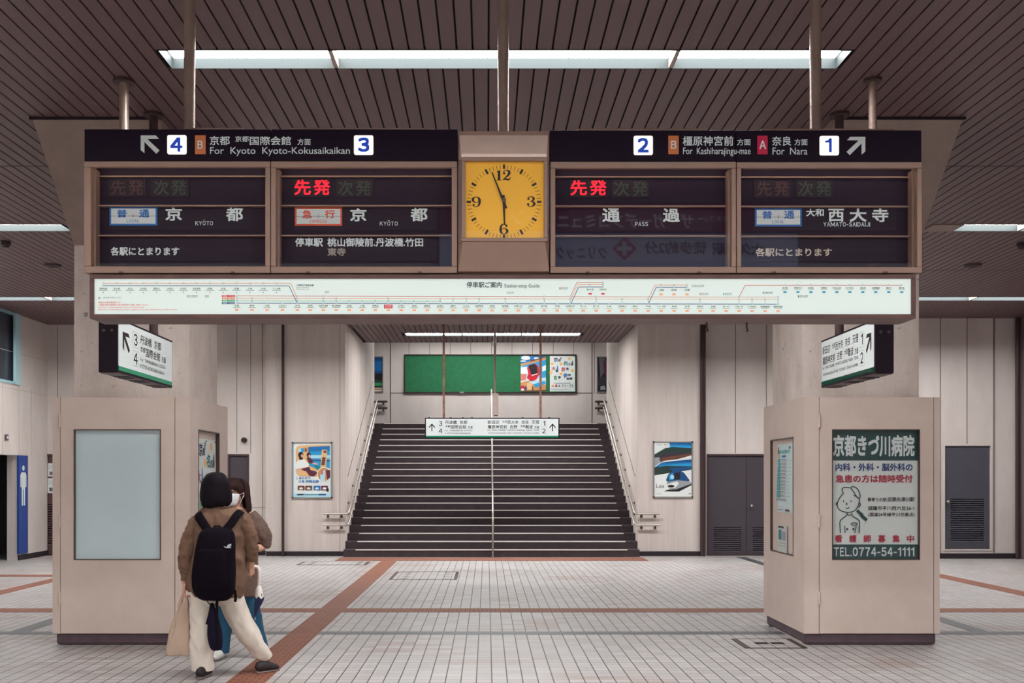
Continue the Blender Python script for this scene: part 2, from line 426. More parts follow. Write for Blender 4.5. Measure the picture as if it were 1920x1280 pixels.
trim(MB().box(4.9, 5.07, 10.05, 19.6, 0, .0025), 'joint_steel')

# ceiling: aluminium boards running away from the camera, with dark gaps and openings for the lights
SP = .1147
ce = MB(); bk = MB()
gaps_y = [0.02, 4.93, 9.83, 14.75]
cuts = [(y - .16, y + .16, a, b) for y, a, b, j in ROWS] + [(21.1, 21.6, -1.75, 2.0)]
YEND = 22.6
x = XL - .05
i0 = math.floor((XL - .03) / SP)
for i in range(i0, int((XR + .1) / SP) + 2):
    a, b = i * SP + .007, (i + 1) * SP - .007
    a += .012; b += .012
    end = YEND if (a > SX0 - .02 and b < SX1 + .02) else 20.5
    iv = [(YB, end)]
    for g in gaps_y: iv = [s for (p, q) in iv for s in ([(p, q)] if not p < g < q else [(p, g - .008), (g + .008, q)])]
    for (y0, y1, x0, x1) in cuts:
        if b > x0 and a < x1:
            iv = [s for (p, q) in iv for s in ([(p, q)] if q <= y0 or p >= y1 else [(p, y0), (y1, q)]) if s[1] - s[0] > .01]
    for p, q in iv: ce.box(a, b, p, q, ZC, ZC + .02)
ceiling = struct(ce, 'ceiling', 'slat')
bkm = MB()
ys = sorted(set([YB, YEND + .02] + [v for c in cuts for v in c[:2]]))
for p, q in zip(ys[:-1], ys[1:]):
    holes = sorted([(c[2], c[3]) for c in cuts if c[0] <= p + 1e-6 and c[1] >= q - 1e-6])
    xs = XL - .1
    xe = XR + .3
    for (h0, h1) in holes:
        bkm.box(xs, h0, p, q, ZC + .025, ZC + .035); xs = h1
    bkm.box(xs, xe, p, q, ZC + .025, ZC + .035)
bkm.box(SX0 - .3, SX1 + .3, YEND - .02, YEND + .02, ZC, ZC + .9)
struct(bkm, 'ceiling_backing', 'groove')
struct(MB().box(XL - .3, XR + .3, YB, 24, ZC + .6, ZC + .7), 'roof_slab', 'groove')

# walls
def wall(name, mb, m='wall', **k): return struct(mb, name, m, **k)
JO = 'groove'
zt = ZC + .5
# rear wall behind the camera
wall('wall_back', MB().box(XL - .2, XR + .2, YB - .2, YB, 0, zt))
# left wall with the dark doorway of the toilets and a high window
lw = MB()
lw.box(XL - .2, XL, YB, 17.6, 0, zt)
lw.box(XL - .2, XL, 18.73, 20.3, 0, 3.30); lw.box(XL - .2, XL, 18.80, 20.3, 3.30, zt)
lw.box(XL - .2, XL, 17.6, 18.73, 1.98, 3.30)
wall('wall_left', lw)
wall('wall_toilet', MB().box(XL - 1.6, XL - 1.5, 16, 20.3, 0, 2.6).box(XL - 1.5, XL - .2, 17.5, 17.6, 0, 2.6).box(XL - 1.5, XL - .2, 20.2, 20.3, 0, 2.6).box(XL - 1.6, XL - .2, 17.5, 20.3, 2.5, 2.6), mat('toilet_wall', (90, 88, 94), .7))
win = struct(MB().frame_yz(17.6, 18.80, 3.30, ZC + .02, XL - .10, XL + .015, .05), 'window_1', mat('window_frame', (150, 186, 196), .4))
struct(MB().box(XL - .08, XL - .07, 17.6, 18.76, 3.32, ZC), 'window_glass', mat('dark_glass', (54, 58, 68), .15), win)
struct(MB().box(XL - .02, XL + .03, 18.60, 18.80, 3.30, ZC), 'window_post', mat('window_post', (168, 204, 212), .4), win)
wall('baseboard_left', MB().box(XL, XL + .02, 18.73, 20.0, 0, .1), 'black_base')
# wall behind, left of the stairs
DH = 2.03
bw = MB()
bl0, bl1 = XP(77, 20.0), XP(130, 20.0)                   # brown door
dl0, dl1 = XP(427, 20.0), XP(467, 20.0)                  # grey door behind the people
bw.box(XL, bl0, 20.0, 20.3, 0, zt); bw.box(bl0, bl1, 20.0, 20.3, DH, zt); bw.box(bl1, dl0, 20.0, 20.3, 0, zt)
bw.box(dl0, dl1, 20.0, 20.3, DH, zt); bw.box(dl1, -4.4, 20.0, 20.3, 0, zt)
wall('wall_far_left', bw)
wall('wall_stair_left', MB().box(-4.4, SX0 - .0, YF, 20.3, 0, zt).box(SX0 - .25, SX0, 20.3, 24.95, 0, 6.0), 'wall_streak')
wall('wall_stair_right', MB().box(SX1, XP(1313, YF), YF, 20.3, 0, zt).box(SX1, SX1 + .25, 20.3, 24.95, 0, 6.0), 'wall_streak')
# right of the stairs: panels over the double door, then a nearer wall with the single door
rx0 = XP(1313, YF); dd0, dd1 = XP(1325, 19.9), XP(1325, 19.9) + 1.72
rw = MB()
rw.box(rx0, dd0, 19.9, 20.3, 0, zt); rw.box(dd0, dd1, 19.9, 20.3, DH, zt); rw.box(dd1, 6.2, 19.9, 20.3, 0, zt)
rw.box(6.2, 6.4, 19.2, 20.3, 0, zt)
sd0, sd1 = XP(1768, 19.2), XP(1860, 19.2); sz0, sz1 = ZP(1029, 19.2), ZP(832, 19.2)
rw.box(6.4, sd0, 19.2, 19.5, 0, zt); rw.box(sd0, sd1, 19.2, 19.5, sz1, zt); rw.box(sd0, sd1, 19.2, 19.5, 0, sz0); rw.box(sd1, XR, 19.2, 19.5, 0, zt)
wall('wall_far_right', rw)
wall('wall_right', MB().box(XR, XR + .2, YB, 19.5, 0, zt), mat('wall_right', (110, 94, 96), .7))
wall('baseboard_far', MB().box(-4.39, SX0 - .02, YF - .015, YF, 0, .095).box(dl1 + .02, -4.4, 19.985, 20, 0, .095).box(SX1 + .02, rx0, YF - .015, YF, 0, .095).box(6.4, sd1 + .6, 19.17, 19.2, 0, .10), 'black_base')
# panel joints
jt = MB()
for px in (444, 470, 492): jt.box(XP(px, 20.0) - .005, XP(px, 20.0) + .005, 19.994, 20, DH + .02 if px < 480 else .1, ZC)
for px in (77, 108): jt.box(XP(px, 20.0) - .005, XP(px, 20.0) + .005, 19.994, 20, DH, ZC)
jt.box(dl1, -4.4, 19.994, 20, ZP(951, 20) - .008, ZP(951, 20))
for px in (1379, 1437): jt.box(XP(px, 19.9) - .008, XP(px, 19.9) + .008, 19.892, 19.9, DH + .02, ZC)
for px in (1763, 1813): jt.box(XP(px, 19.2) - .008, XP(px, 19.2) + .008, 19.192, 19.2, sz1 if px > 1765 else .1, ZC)
jt.box(XP(1862, 19.2), XP(1865, 19.2), 19.185, 19.2, .12, ZC)
for px in (637.5,): jt.box(XP(px, YF) - .005, XP(px, YF) + .005, YF - .004, YF, .1, ZC)
jt2 = MB()
for z in (3.21, 3.9): jt2.box(XL, XL + .004, 17.6, 20, z - .004, z + .004)
for y in (18.15, 18.78, 19.3): jt2.box(XL, XL + .004, y - .004, y + .004, 1.98, 3.28)
trim(jt, mat('joint', (132, 116, 112), .8)); trim(jt2, mat('joint_pale', (176, 164, 160), .8))
# dark rain-pipe channels beside the stairs and in the left corner
ch = MB()
for px, Y, r in ((530.5, 19.74, .028), (1315.5, 19.75, .03), (1321, 19.76, .025), (68, 19.9, .05), (1908, 19.1, .04)):
    ch.cyl((XP(px, Y), Y, 0), (XP(px, Y), Y, ZC), r, 14)
trim(ch, mat('channel', (78, 60, 62), .3, metal=.5), smooth=True)

# doors
def louvre(mb, x0, x1, z0, z1, y, n):
    for k in range(n):
        z = z0 + (z1 - z0) * (k + .5) / n; h = (z1 - z0) / n
        mb.add([(x0, y, z - h * .40), (x1, y, z - h * .40), (x1, y + .03, z + h * .40), (x0, y + .03, z + h * .40), (x0, y + .006, z - h * .40), (x1, y + .006, z - h * .40), (x1, y + .036, z + h * .40), (x0, y + .036, z + h * .40)],
               [(0, 1, 2, 3), (7, 6, 5, 4), (0, 4, 5, 1), (2, 6, 7, 3), (1, 5, 6, 2), (0, 3, 7, 4)])
def door(n, x0, x1, z0, z1, y, m, leaves, frame_m):
    d = thing('door_%d' % n, ((x0 + x1) / 2, y, z0), kind='structure')
    MB().frame(x0, x1, z0 - .03, z1, y - .012, y + .09, .035, .03).build('door_frame', frame_m, d)
    MB().box(x0, x1, y + .12, y + .14, z0, z1).build('door_recess', 'door_gap', d)
    for (a, b, lv, knob) in leaves:
        pm = MB()
        if lv:
            l0, l1, w0, w1, cnt = lv
            pm.box(a, l0, y + .02, y + .06, z0, z1 - .03); pm.box(l1, b, y + .02, y + .06, z0, z1 - .03)
            pm.box(l0, l1, y + .02, y + .06, z0, w0); pm.box(l0, l1, y + .02, y + .06, w1, z1 - .03)
        else: pm.box(a, b, y + .02, y + .06, z0, z1 - .03)
        lf = pm.build('door_panel', m, d)
        if lv:
            q = MB(); louvre(q, l0, l1, w0, w1, y + .018, cnt); q.build('louvre_vent', m, lf)
        if knob:
            MB().cyl((knob[0], y + .02, knob[1]), (knob[0], y - .03, knob[1]), .014, 12).ball((knob[0], y - .045, knob[1]), .03).build('door_knob', 'steel', lf, smooth=True)
    return d
xm = XP(1400, 19.9)
door(1, dd0, dd1, .03, DH, 19.9, MATS['door_grey'],
     [(dd0 + .035, xm - .004, (XP(1338.5, 19.9), XP(1390, 19.9), ZP(1034, 19.9), ZP(988, 19.9), 13), None),
      (xm + .004, dd1 - .035, (XP(1412, 19.9), XP(1464, 19.9), ZP(1034, 19.9), ZP(988, 19.9), 13), (XP(1408, 19.9), ZP(948, 19.9)))], MATS['pipe_dark'])
door(2, sd0, sd1, sz0, sz1, 19.2, mat('door_blue_grey', (74, 74, 84), .45, var=.05, scale=2),
     [(sd0 + .035, sd1 - .035, (XP(1783, 19.2), XP(1846, 19.2), ZP(1016, 19.2), ZP(935, 19.2), 20), (XP(1776, 19.2), ZP(940, 19.2)))], MATS['wall'])
door(3, bl0, bl1, .03, DH, 20.0, MATS['door_brown'], [(bl0 + .035, bl1 - .035, (XP(81, 20.0), XP(100, 20.0), ZP(1022, 20), ZP(945, 20), 17), None)], MATS['pipe_dark'])
door(4, dl0, dl1, .03, DH, 20.0, MATS['door_grey'], [(dl0 + .035, dl1 - .035, None, None)], MATS['pipe_dark'])

# pillars with a capital that leans out towards the camera
def pillar(x0, x1):
    d = thing('pillar', ((x0 + x1) / 2, 9.85, 0), kind='structure')
    y0, y1 = 9.37, 10.33; zf = 3.74; yt = 8.50
    MB().box(x0, x1, y0, y1, 0, zf).build('pillar_shaft', 'wall_concrete', d)
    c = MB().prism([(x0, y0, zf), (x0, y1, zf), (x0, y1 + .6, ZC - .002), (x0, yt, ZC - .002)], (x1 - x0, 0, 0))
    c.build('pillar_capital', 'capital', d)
    MB().box(x0 - .02, x1 + .02, yt - .012, yt + .01, ZC - .02, ZC - .001).build('capital_edge', 'groove', d)
    return d
pillar(-3.885, -2.80); pillar(2.965, 4.065)

# landing at the top of the stairs
STEP, TREAD, SY0 = .146, .283, 19.55
LZ = 20 * STEP; LY = SY0 + 19 * TREAD; BY = 27.5
struct(MB().box(SX0 - 2.2, SX1 + 2.2, LY + .03, BY + .1, LZ - .2, LZ), 'floor_landing', 'stone')
wall('wall_landing', MB().box(SX0 - 2.2, SX1 + 2.2, BY, BY + .2, LZ - .2, 6.2))
wall('wall_landing_left', MB().box(SX0 - 2.3, SX0 - 2.2, 24.9, BY, LZ - .2, 6.2).box(SX0 - 2.2, SX0 - .2, 24.85, 24.95, LZ - .2, 6.2))
wall('wall_landing_right', MB().box(SX1 + 2.2, SX1 + 2.3, 24.9, BY, LZ - .2, 6.2).box(SX1 + .2, SX1 + 2.2, 24.85, 24.95, LZ - .2, 6.2))
struct(MB().box(SX0 - 2.2, SX1 + 2.2, YEND, BY + .1, 5.75, 5.8), 'ceiling_landing', 'slat')
lj = MB()
zj = ZP(736.5, BY)
for px in (732, 1110): lj.box(XP(px, BY) - .012, XP(px, BY) + .012, BY - .006, BY, LZ, 6)
lj.box(XP(732, BY), XP(1110, BY), BY - .006, BY, zj - .01, zj + .01)
for k in range(11): lj.box(XP(767 + 38.6 * k, BY) - .006, XP(767 + 38.6 * k, BY) + .006, BY - .005, BY, zj, 6)
trim(lj, mat('joint_dark', (96, 82, 82), .8))
# thin groove that climbs the stairwell walls
gr = MB()
for sx, ex in ((SX0, 1), (SX1, -1)):
    gr.tube([(sx + ex * .002, 20.15, 1.58), (sx + ex * .002, 24.5, 3.92)], .007, 6)
trim(gr, 'joint_dark')

# ---------------------------------------------------------------- stairs
st = thing('staircase', (.09, SY0, 0), 'wide flight of dark stone steps with bright metal nosings between pale walls', 'staircase')
for k in range(1, 21):
    y0 = SY0 + (k - 1) * TREAD
    b = MB().box(SX0 + .002, SX1 - .002, y0, y0 + TREAD + (.03 if k < 20 else 0.0), 0 if k == 1 else (k - 1) * STEP - .05, k * STEP - .002).build('step', 'stone', st)
    MB().box(SX0 + .24, SX1 - .24, y0 - .012, y0 + .05, k * STEP - .016, k * STEP + .004).build('nosing', 'nosing', b)

# ---------------------------------------------------------------- ceiling lights
mat('diffuser', (251, 250, 248), .5, emit=LAMP)
LBL = {2: 'long recessed ceiling light in front of the hanging board, crossed by its posts', 3: 'recessed ceiling light strip ending at the capital above the cabinet with the blank window',
       4: 'recessed ceiling light strip right of the board beside a round ceiling vent', 5: 'thin far ceiling light strip left of the pillar with blank-window cabinet',
       6: 'far ceiling light strip above the foot of the stairs, hidden behind the board', 7: 'thin far ceiling light strip over the single grey-blue louvred door',
       0: 'rearmost ceiling light strip behind the camera', 1: 'ceiling light strip just behind and above the camera'}
def light_row(y, x0, x1, joints, label, z=ZC, hw=.16, depth=.075, m='diffuser'):
    d = thing('ceiling_light', ((x0 + x1) / 2, y, z), label, 'ceiling light', 'recessed ceiling light strips')
    h = MB()
    h.box(x0, x1, y - hw, y - hw + .006, z - .006, z + depth + .01); h.box(x0, x1, y + hw - .006, y + hw, z - .006, z + depth + .01)
    h.box(x0, x0 + .006, y - hw, y + hw, z - .006, z + depth + .01); h.box(x1 - .006, x1, y - hw, y + hw, z - .006, z + depth + .01)
    h.box(x0, x1, y - hw, y + hw, z + depth + .01, z + depth + .02)
    h.build('housing', 'recess', d)
    xs = [x0] + joints + [x1]
    for a, b in zip(xs[:-1], xs[1:]):
        MB().box(a + .02, b - .02, y - hw + .01, y + hw - .01, z + depth - .004, z + depth + .006).build('diffuser', m, d)
    for j in joints: MB().box(j - .016, j + .016, y - hw + .006, y + hw - .006, z - .004, z + depth + .01).build('divider', 'pipe', d)
    return d
for i, (y, a, b, j) in enumerate(ROWS): light_row(y, a, b, j, LBL[i])
mat('diffuser_stair', (251, 250, 248), .5, emit=LAMP * .8)
light_row(21.35, -1.75, 2.0, [-.53, .74], 'recessed light strip in the slatted ceiling over the stairs', hw=.22, depth=.02, m='diffuser_stair')
light_row(26.1, -2.2, 2.4, [0], 'light strip in the ceiling of the upper landing', z=5.75 - .07, hw=.15, depth=.06, m='diffuser')
trim(MB().box(5.42, 5.79, 12.08, 12.40, ZC - .012, ZC + .0), 'capital')

# small things in the ceiling
def vent(px, py, label):
    Y = (ZC - H) * F / (VY - py); x = XP(px, Y)
    d = thing('ceiling_vent', (x, Y, ZC), label, 'ceiling vent', 'round ceiling vents')
    MB().cyl((x, Y, ZC + .002), (x, Y, ZC - .03), .125, 28, r2=.11).build('vent_ring', mat('vent', (58, 44, 48), .6), d, smooth=True)
    MB().cyl((x, Y, ZC - .025), (x, Y, ZC - .04), .07, 24, r2=.05).build('vent_cone', mat('vent2', (44, 32, 38), .6), d, smooth=True)
vent(99, 496, 'dark round ceiling vent left of the pillar with blank-window cabinet'); vent(1824, 496, 'dark round ceiling vent above the single grey-blue door')
def detector(px, py, label):
    Y = (ZC - H) * F / (VY - py); x = XP(px, Y)
    o = MB().cyl((x, Y, ZC), (x, Y, ZC - .05), .06, 20).cyl((x, Y, ZC - .05), (x, Y, ZC - .085), .05, 20, r2=.035).build('smoke_detector', 'vent', smooth=True)
    tag(o, label, 'smoke detector', 'ceiling smoke detectors')
detector(11, 452, 'small dark smoke detector behind the light strip at the far left'); detector(1916, 455, 'small dark smoke detector behind the light strip at the far right')

# ================================================================ the hanging departure board
Y0 = 6.0
def upx(x): return XP(x, Y0)
def upz(y): return ZP(y, Y0)
BDEP = .25
# support posts
for px, lab in ((355.5, 'round grey post above the 4 on the hanging board'), (943.5, 'round grey post above the yellow clock'), (1529, 'round grey post above the 1 on the hanging board')):
    xx = XP(px, 6.13); t = thing('support_post', (xx, 6.13, upz(242)), lab, 'post', 'posts holding the departure board')
    MB().cyl((xx, 6.13, upz(235)), (xx, 6.13, ZC), .0345, 24).build('pole', 'pipe', t, smooth=True)
    MB().cyl((xx, 6.13, upz(242) + .001), (xx, 6.13, upz(234)), .030, 20).build('collar', 'pipe_dark', t, smooth=True)
    MB().cyl((xx, 6.13, ZC - .03), (xx, 6.13, ZC), .09, 24).build('flange', 'pipe_dark', t, smooth=True)

# header signs
def plate(t, u0, v0, u1, v1, dig, bb, pl):
    p = MB(); n = .006; r = 3
    pts = []
    for (cx, cy, a0) in ((u1 - r, v0 + r, -90), (u1 - r, v1 - r, 0), (u0 + r, v1 - r, 90), (u0 + r, v0 + r, 180)):
        for k in range(4):
            a = math.radians(a0 + 30 * k); pts.append((cx + r * math.cos(a), cy + r * math.sin(a)))
    F0 = [pl.at(u, v, .001) for u, v in pts]; p.prism(F0, (0, -n, 0))
    o = p.build('number_plate', 'lit_plate', t)
    q = MB(); ftext(q, pl, dig, *bb, bold=.045, d=.0085); q.build('numeral', 'digit_blue', o)
def chip(t, u0, v0, u1, v1, ch, bb, pl, m):
    p = MB(); p.prism([pl.at(u, v, .001) for u, v in ((u0, v0), (u1, v0), (u1, v1), (u0, v1))], (0, -.003, 0)); o = p.build('line_tag', m, t)
    q = MB(); ftext(q, pl, ch, *bb, bold=.02, d=.006); q.build('tag_letter', 'letter_white', o)
FP = face_y(Y0)
def header(x0, x1, v0, v1, seam, label):
    t = thing('direction_sign', ((upx(x0) + upx(x1)) / 2, Y0, upz(v1)), label, 'sign', 'dark header signs with platform numbers')
    MB().pbox(x0, v0, seam - .5, v1, Y0, Y0, Y0 + BDEP).build('sign_panel', 'header', t, bevel=.004)
    MB().pbox(seam + .5, v0, x1, v1, Y0, Y0, Y0 + BDEP).build('sign_panel', 'header', t, bevel=.004)
    return t
hl = header(158, 858, 242, 302, 508, 'dark header sign with arrow, 4 and 3 on the board left of the clock')
arrow = MB(); arrow_nw(arrow, FP, 264, 254, 299.3, 288.3); arrow.build('arrow', 'plate_white', hl)
plate(hl, 314.3, 254, 350, 289.5, '4', (320, 258.5, 343, 285), FP); plate(hl, 664, 254.5, 700, 290.5, '3', (671, 258.5, 693, 285.5), FP)
chip(hl, 366, 254, 385.7, 289.3, 'B', (371, 264.3, 380.7, 279.3), FP, 'tag_orange')
q = MB()
text(q, FP, '京都', 393.3, 255, 431, 272.3, .012); text(q, FP, '京都', 441, 255, 466.7, 266, .012); text(q, FP, '国際会館', 468.3, 255.7, 545.7, 272.3, .012)
text(q, FP, '方面', 557.7, 260, 582.7, 272.3, .012); text(q, FP, 'For  Kyoto  Kyoto-Kokusaikaikan', 394, 276, 656, 292.7, .006)
q.build('lettering', 'letter_white', hl)
for a, b in ((455, 804 - 0), (300, 450)):
    pass
MB().pbox(545, 239.5, 804, 242, Y0 + .03, Y0 + .03, Y0 + .06).pbox(345, 239.5, 455, 242, Y0 + .03, Y0 + .03, Y0 + .06).build('top_rail', 'frame_brown', hl)
hr = header(1031, 1728, 244, 304, 1380, 'dark header sign with 2, 1 and arrow on the board right of the clock')
arrow = MB(); arrow_nw(arrow, FP, 1587, 256.5, 1622.3, 291, flip=True); arrow.build('arrow', 'plate_white', hr)
plate(hr, 1188, 255.3, 1223.7, 290.7, '2', (1195, 259.3, 1216, 286.7), FP); plate(hr, 1536.5, 255.5, 1572.3, 291.3, '1', (1546, 260, 1558.7, 286.3), FP)
chip(hr, 1253, 254.7, 1272.3, 289.3, 'B', (1258, 264.3, 1268, 279.5), FP, 'tag_orange'); chip(hr, 1419.7, 254.7, 1439, 289.3, 'A', (1423.5, 264.3, 1435.8, 279.8), FP, 'tag_red')
q = MB()
text(q, FP, '橿原神宮前', 1280, 255, 1375, 273.3, .012); text(q, FP, '方面', 1381.7, 260.7, 1407.3, 272.7, .012); text(q, FP, 'For  Kashiharajingu-mae', 1280.7, 276.7, 1407.3, 293.3, .006)
text(q, FP, '奈良', 1447.3, 255.7, 1483.3, 273.3, .012); text(q, FP, '方面', 1489.3, 260.7, 1514, 272.7, .012); text(q, FP, 'For  Nara', 1448.3, 276.7, 1513.7, 290, .006)
q.build('lettering', 'letter_white', hr)
MB().pbox(1083, 241, 1326, 244, Y0 + .03, Y0 + .03, Y0 + .06).pbox(1428, 241, 1675, 244, Y0 + .03, Y0 + .03, Y0 + .06).build('top_rail', 'frame_brown', hr)

# four departure boards
mat('case_lamp', (255, 244, 226), .5, emit=5.0)
def departure(x0, x1, ix0, ix1, iy0, iy1, dv, label):
    t = thing('departure_board', ((upx(x0) + upx(x1)) / 2, Y0, upz(512)), label, 'departure board', 'split-flap departure boards')
    a0, a1, z1, z0 = upx(x0 + .6), upx(x1 - .6), upz(303 + dv), upz(512)
    f = MB(); i0, i1, j1, j0 = upx(ix0), upx(ix1), upz(iy0), upz(iy1)
    f.box(a0, a1, Y0 - .012, Y0 + .016, j1, z1); f.box(a0, a1, Y0 + .016, Y0 + BDEP, z1 - .008, z1); f.box(a0, a1, Y0 - .012, Y0 + BDEP, z0, j0)
    f.box(a0, i0, Y0 - .012, Y0 + BDEP, j0, j1); f.box(i1, a1, Y0 - .012, Y0 + BDEP, j0, j1)
    f.build('frame', 'frame_brown', t, bevel=.006)
    dp = .09
    MB().box(i0 - .01, i1 + .01, Y0 + dp, Y0 + dp + .02, j0 - .01, j1 + .024).build('back_panel', 'board_back', t)
    B = Y0 + dp
    sh = MB()
    for v in (323.5 + dv, 380 + dv, 436.5 + dv): sh.box(i0, i1, B - .02 if v < 330 else B - .03, B, upz(v + 1.1), upz(v - 1.1))
    sh.build('shelf', 'frame_brown', t)
    MB().box(i0 + .03, i1 - .03, Y0 + .018, Y0 + .030, j1 + .014, j1 + .022).build('case_lamp', 'case_lamp', t)
    jm = MB(); jm.box(i0 - .002, i0 + .014, Y0 + .03, B, j0, j1) if x0 in (158, 508) else jm.box(i1 - .014, i1 + .002, Y0 + .03, B, j0, j1)
    jm.build('side_jamb', 'frame_brown', t)
    lk = MB()
    for fx in (.2, .8): lk.box(a0 + (a1 - a0) * fx - .012, a0 + (a1 - a0) * fx + .012, Y0 - .02, Y0, z0 - .004, z0 + .006)
    lk.build('catch', 'pipe_dark', t)
    g = MB().add([(i0, Y0 + .012, j0), (i1, Y0 + .012, j0), (i1, Y0 + .012, j1), (i0, Y0 + .012, j1)], [(0, 1, 2, 3)]).build('glass', M_glass, t)
    PB = face_y(B)
    K = B / Y0                                           # deeper surface, same reading of the picture
    return t, PB
def inset(t, PB, boxes, m, name, d=.006):
    for (u0, v0, u1, v1) in boxes:
        q = MB(); q.prism([PB.at(u, v, 0) for u, v in ((u0, v0), (u1, v0), (u1, v1), (u0, v1))], (0, -d, 0)); q.build(name, m, t)
def led(t, PB, box, s, bb, lit, m, bold=.016):
    q = MB(); q.prism([PB.at(u, v, 0) for u, v in ((box[0], box[1]), (box[2], box[1]), (box[2], box[3]), (box[0], box[3]))], (0, -.005, 0))
    o = q.build('led_window', 'led_panel', t)
    w = MB(); n = len(s)
    for i, c in enumerate(s):
        a = bb[0] + (bb[2] - bb[0]) * i * .54; text(w, PB, c, a, bb[1], a + (bb[2] - bb[0]) * .46, bb[3], bold, .0075)
    w.build('led_text', m, o)
def flaps(t, PB, x0, x1, y0, y1):
    q = MB(); q.prism([PB.at(u, v, 0) for u, v in ((x0, y0), (x1, y0), (x1, y1), (x0, y1))], (0, -.003, 0)); o = q.build('flap_panel', 'flap', t)
    w = MB(); rect(w, PB, x0, (y0 + y1) / 2 - .4, x1, (y0 + y1) / 2 + .4, .0035); rect(w, PB, x0, y1 - 4.5, x1, y1 - 4, .0035)
    for u in (x0, x1): rect(w, PB, u - .4, y0, u + .4, y1, .0035)
    w.build('flap_seam', 'flap_line', o)
def typeplate(t, PB, x0, y0, x1, y1, k1, b1, k2, b2, en, be, m):
    q = MB(); q.prism([PB.at(u, v, .003) for u, v in ((x0, y0), (x1, y0), (x1, y1), (x0, y1))], (0, -.003, 0)); o = q.build('train_type_plate', m, t)
    w = MB(); rect(w, PB, x0 + 3.2, y0 + 3.2, x1 - 3.2, y1 - 3.2, .0068); w.build('plate_face', 'plate_white', o)
    w = MB(); text(w, PB, k1, *b1, bold=.022, d=.008); text(w, PB, k2, *b2, bold=.022, d=.008); ftext(w, PB, en, *be, bold=.012, d=.008); w.build('plate_text', m, o)
    w = MB(); my = (y0 + y1) / 2; rect(w, PB, x0, my - .3, x1, my + .3, .0085); rect(w, PB, (x0 + x1) / 2 - .4, my - 4, (x0 + x1) / 2 + .4, my + 3, .0085); w.build('plate_seam', 'flap_line', o)
def words(t, items, PB, m='letter_white', bold=.022):
    w = MB()
    for s, *b in items: (ftext if ord(s[0]) < 0x3000 else text)(w, PB, s, *b, bold=bold, d=.0065)
    w.build('lettering', m, t)

t, PB = departure(158, 508, 172, 498, 314, 499.5, 0, 'departure board at the far left with blue local tag and blank red window')
led(t, PB, (203, 335, 274, 369), '先発', (208, 338, 270, 366), False, 'led_dim_red'); led(t, PB, (284, 335, 354, 369), '次発', (289, 338, 350, 366), False, 'led_dim_green')
flaps(t, PB, 206, 472, 387, 432); flaps(t, PB, 206, 472, 443, 490)
typeplate(t, PB, 206, 388, 295.5, 423, '普', (220, 393.3, 239, 408.3), '通', (261.7, 393, 280.7, 408.3), 'LOCAL', (238.3, 411.7, 261.7, 417.3), 'blue')
words(t, [('京', 310.7, 389.3, 341.7, 414), ('都', 424.3, 389.3, 456, 415), ('各駅にとまります', 208.3, 463.3, 336.7, 479.3)], PB); words(t, [('KYŌTO', 366.7, 412.7, 400, 422.7)], PB, bold=.015)
t, PB = departure(508, 858, 518, 847, 315, 500, 0, 'departure board with orange-red express tag just left of the yellow clock')
led(t, PB, (551, 336, 620.5, 369.5), '先発', (552.3, 337.3, 619, 366), True, 'led_red', .016); led(t, PB, (630.5, 336, 700, 369.5), '次発', (634, 339, 696, 367), False, 'led_dim_green')
flaps(t, PB, 552, 817, 388, 432); flaps(t, PB, 552, 817, 443, 490)
typeplate(t, PB, 553.3, 389, 641.7, 423.5, '急', (567.3, 394.3, 585, 410), '行', (609.3, 394.3, 628.3, 410), 'EXPRESS', (581, 412.7, 613.3, 418.7), 'red_orange')
words(t, [('京', 656.7, 390.7, 687.3, 415.3), ('都', 770, 390, 801.7, 415.3), ('停車駅', 554, 446, 605.7, 462.7), ('桃山御陵前.丹波橋.竹田', 614.3, 446, 793.3, 462.7)], PB)
words(t, [('KYŌTO', 712.3, 413.3, 746, 423.3)], PB, bold=.015); words(t, [('東寺', 614.3, 465, 648.3, 480)], PB, 'letter_grey')
t, PB = departure(1031, 1380, 1041, 1371, 316, 500.5, 1, 'departure board just right of the yellow clock reading PASS')
led(t, PB, (1068, 337, 1137.5, 370.5), '先発', (1069.3, 338.3, 1136.7, 366.7), True, 'led_red', .016); led(t, PB, (1147.5, 337, 1217, 370.5), '次発', (1150, 340, 1215, 368.3), False, 'led_dim_green')
flaps(t, PB, 1070, 1334, 389, 433); flaps(t, PB, 1070, 1334, 444, 491)
words(t, [('通', 1129, 390.7, 1162, 416.7), ('過', 1242.3, 391, 1274.3, 416.7)], PB); words(t, [('PASS', 1190.3, 416.7, 1214.7, 424.3)], PB, bold=.015)
t, PB = departure(1380, 1728, 1389, 1718, 316, 501, 1.5, 'departure board at the far right with blue local tag for Yamato-Saidaiji')
led(t, PB, (1413, 337, 1482.5, 370.7), '先発', (1418, 340, 1479, 368), False, 'led_dim_red'); led(t, PB, (1492.5, 337, 1561.5, 370.7), '次発', (1496, 340, 1558, 368), False, 'led_dim_green')
flaps(t, PB, 1414, 1679, 389.5, 433); flaps(t, PB, 1414, 1679, 445, 491)
typeplate(t, PB, 1415, 390.7, 1502.7, 424.5, '普', (1428.3, 395.7, 1447.3, 410.7), '通', (1469.3, 395.7, 1488.7, 410.7), 'LOCAL', (1447.3, 413.7, 1470, 419.3), 'blue')
words(t, [('大和', 1510.7, 391.7, 1544, 406), ('西', 1552.3, 391.7, 1581.7, 416), ('大', 1592.3, 391, 1624, 416), ('寺', 1634.3, 390.7, 1665, 416.7)], PB)
words(t, [('YAMATO-SAIDAIJI', 1543.3, 417, 1630.7, 425)], PB, bold=.018); words(t, [('各駅にとまります', 1416, 465.3, 1559, 481)], PB, mat('letter_cream', (196, 186, 172), .5, emit=.06))

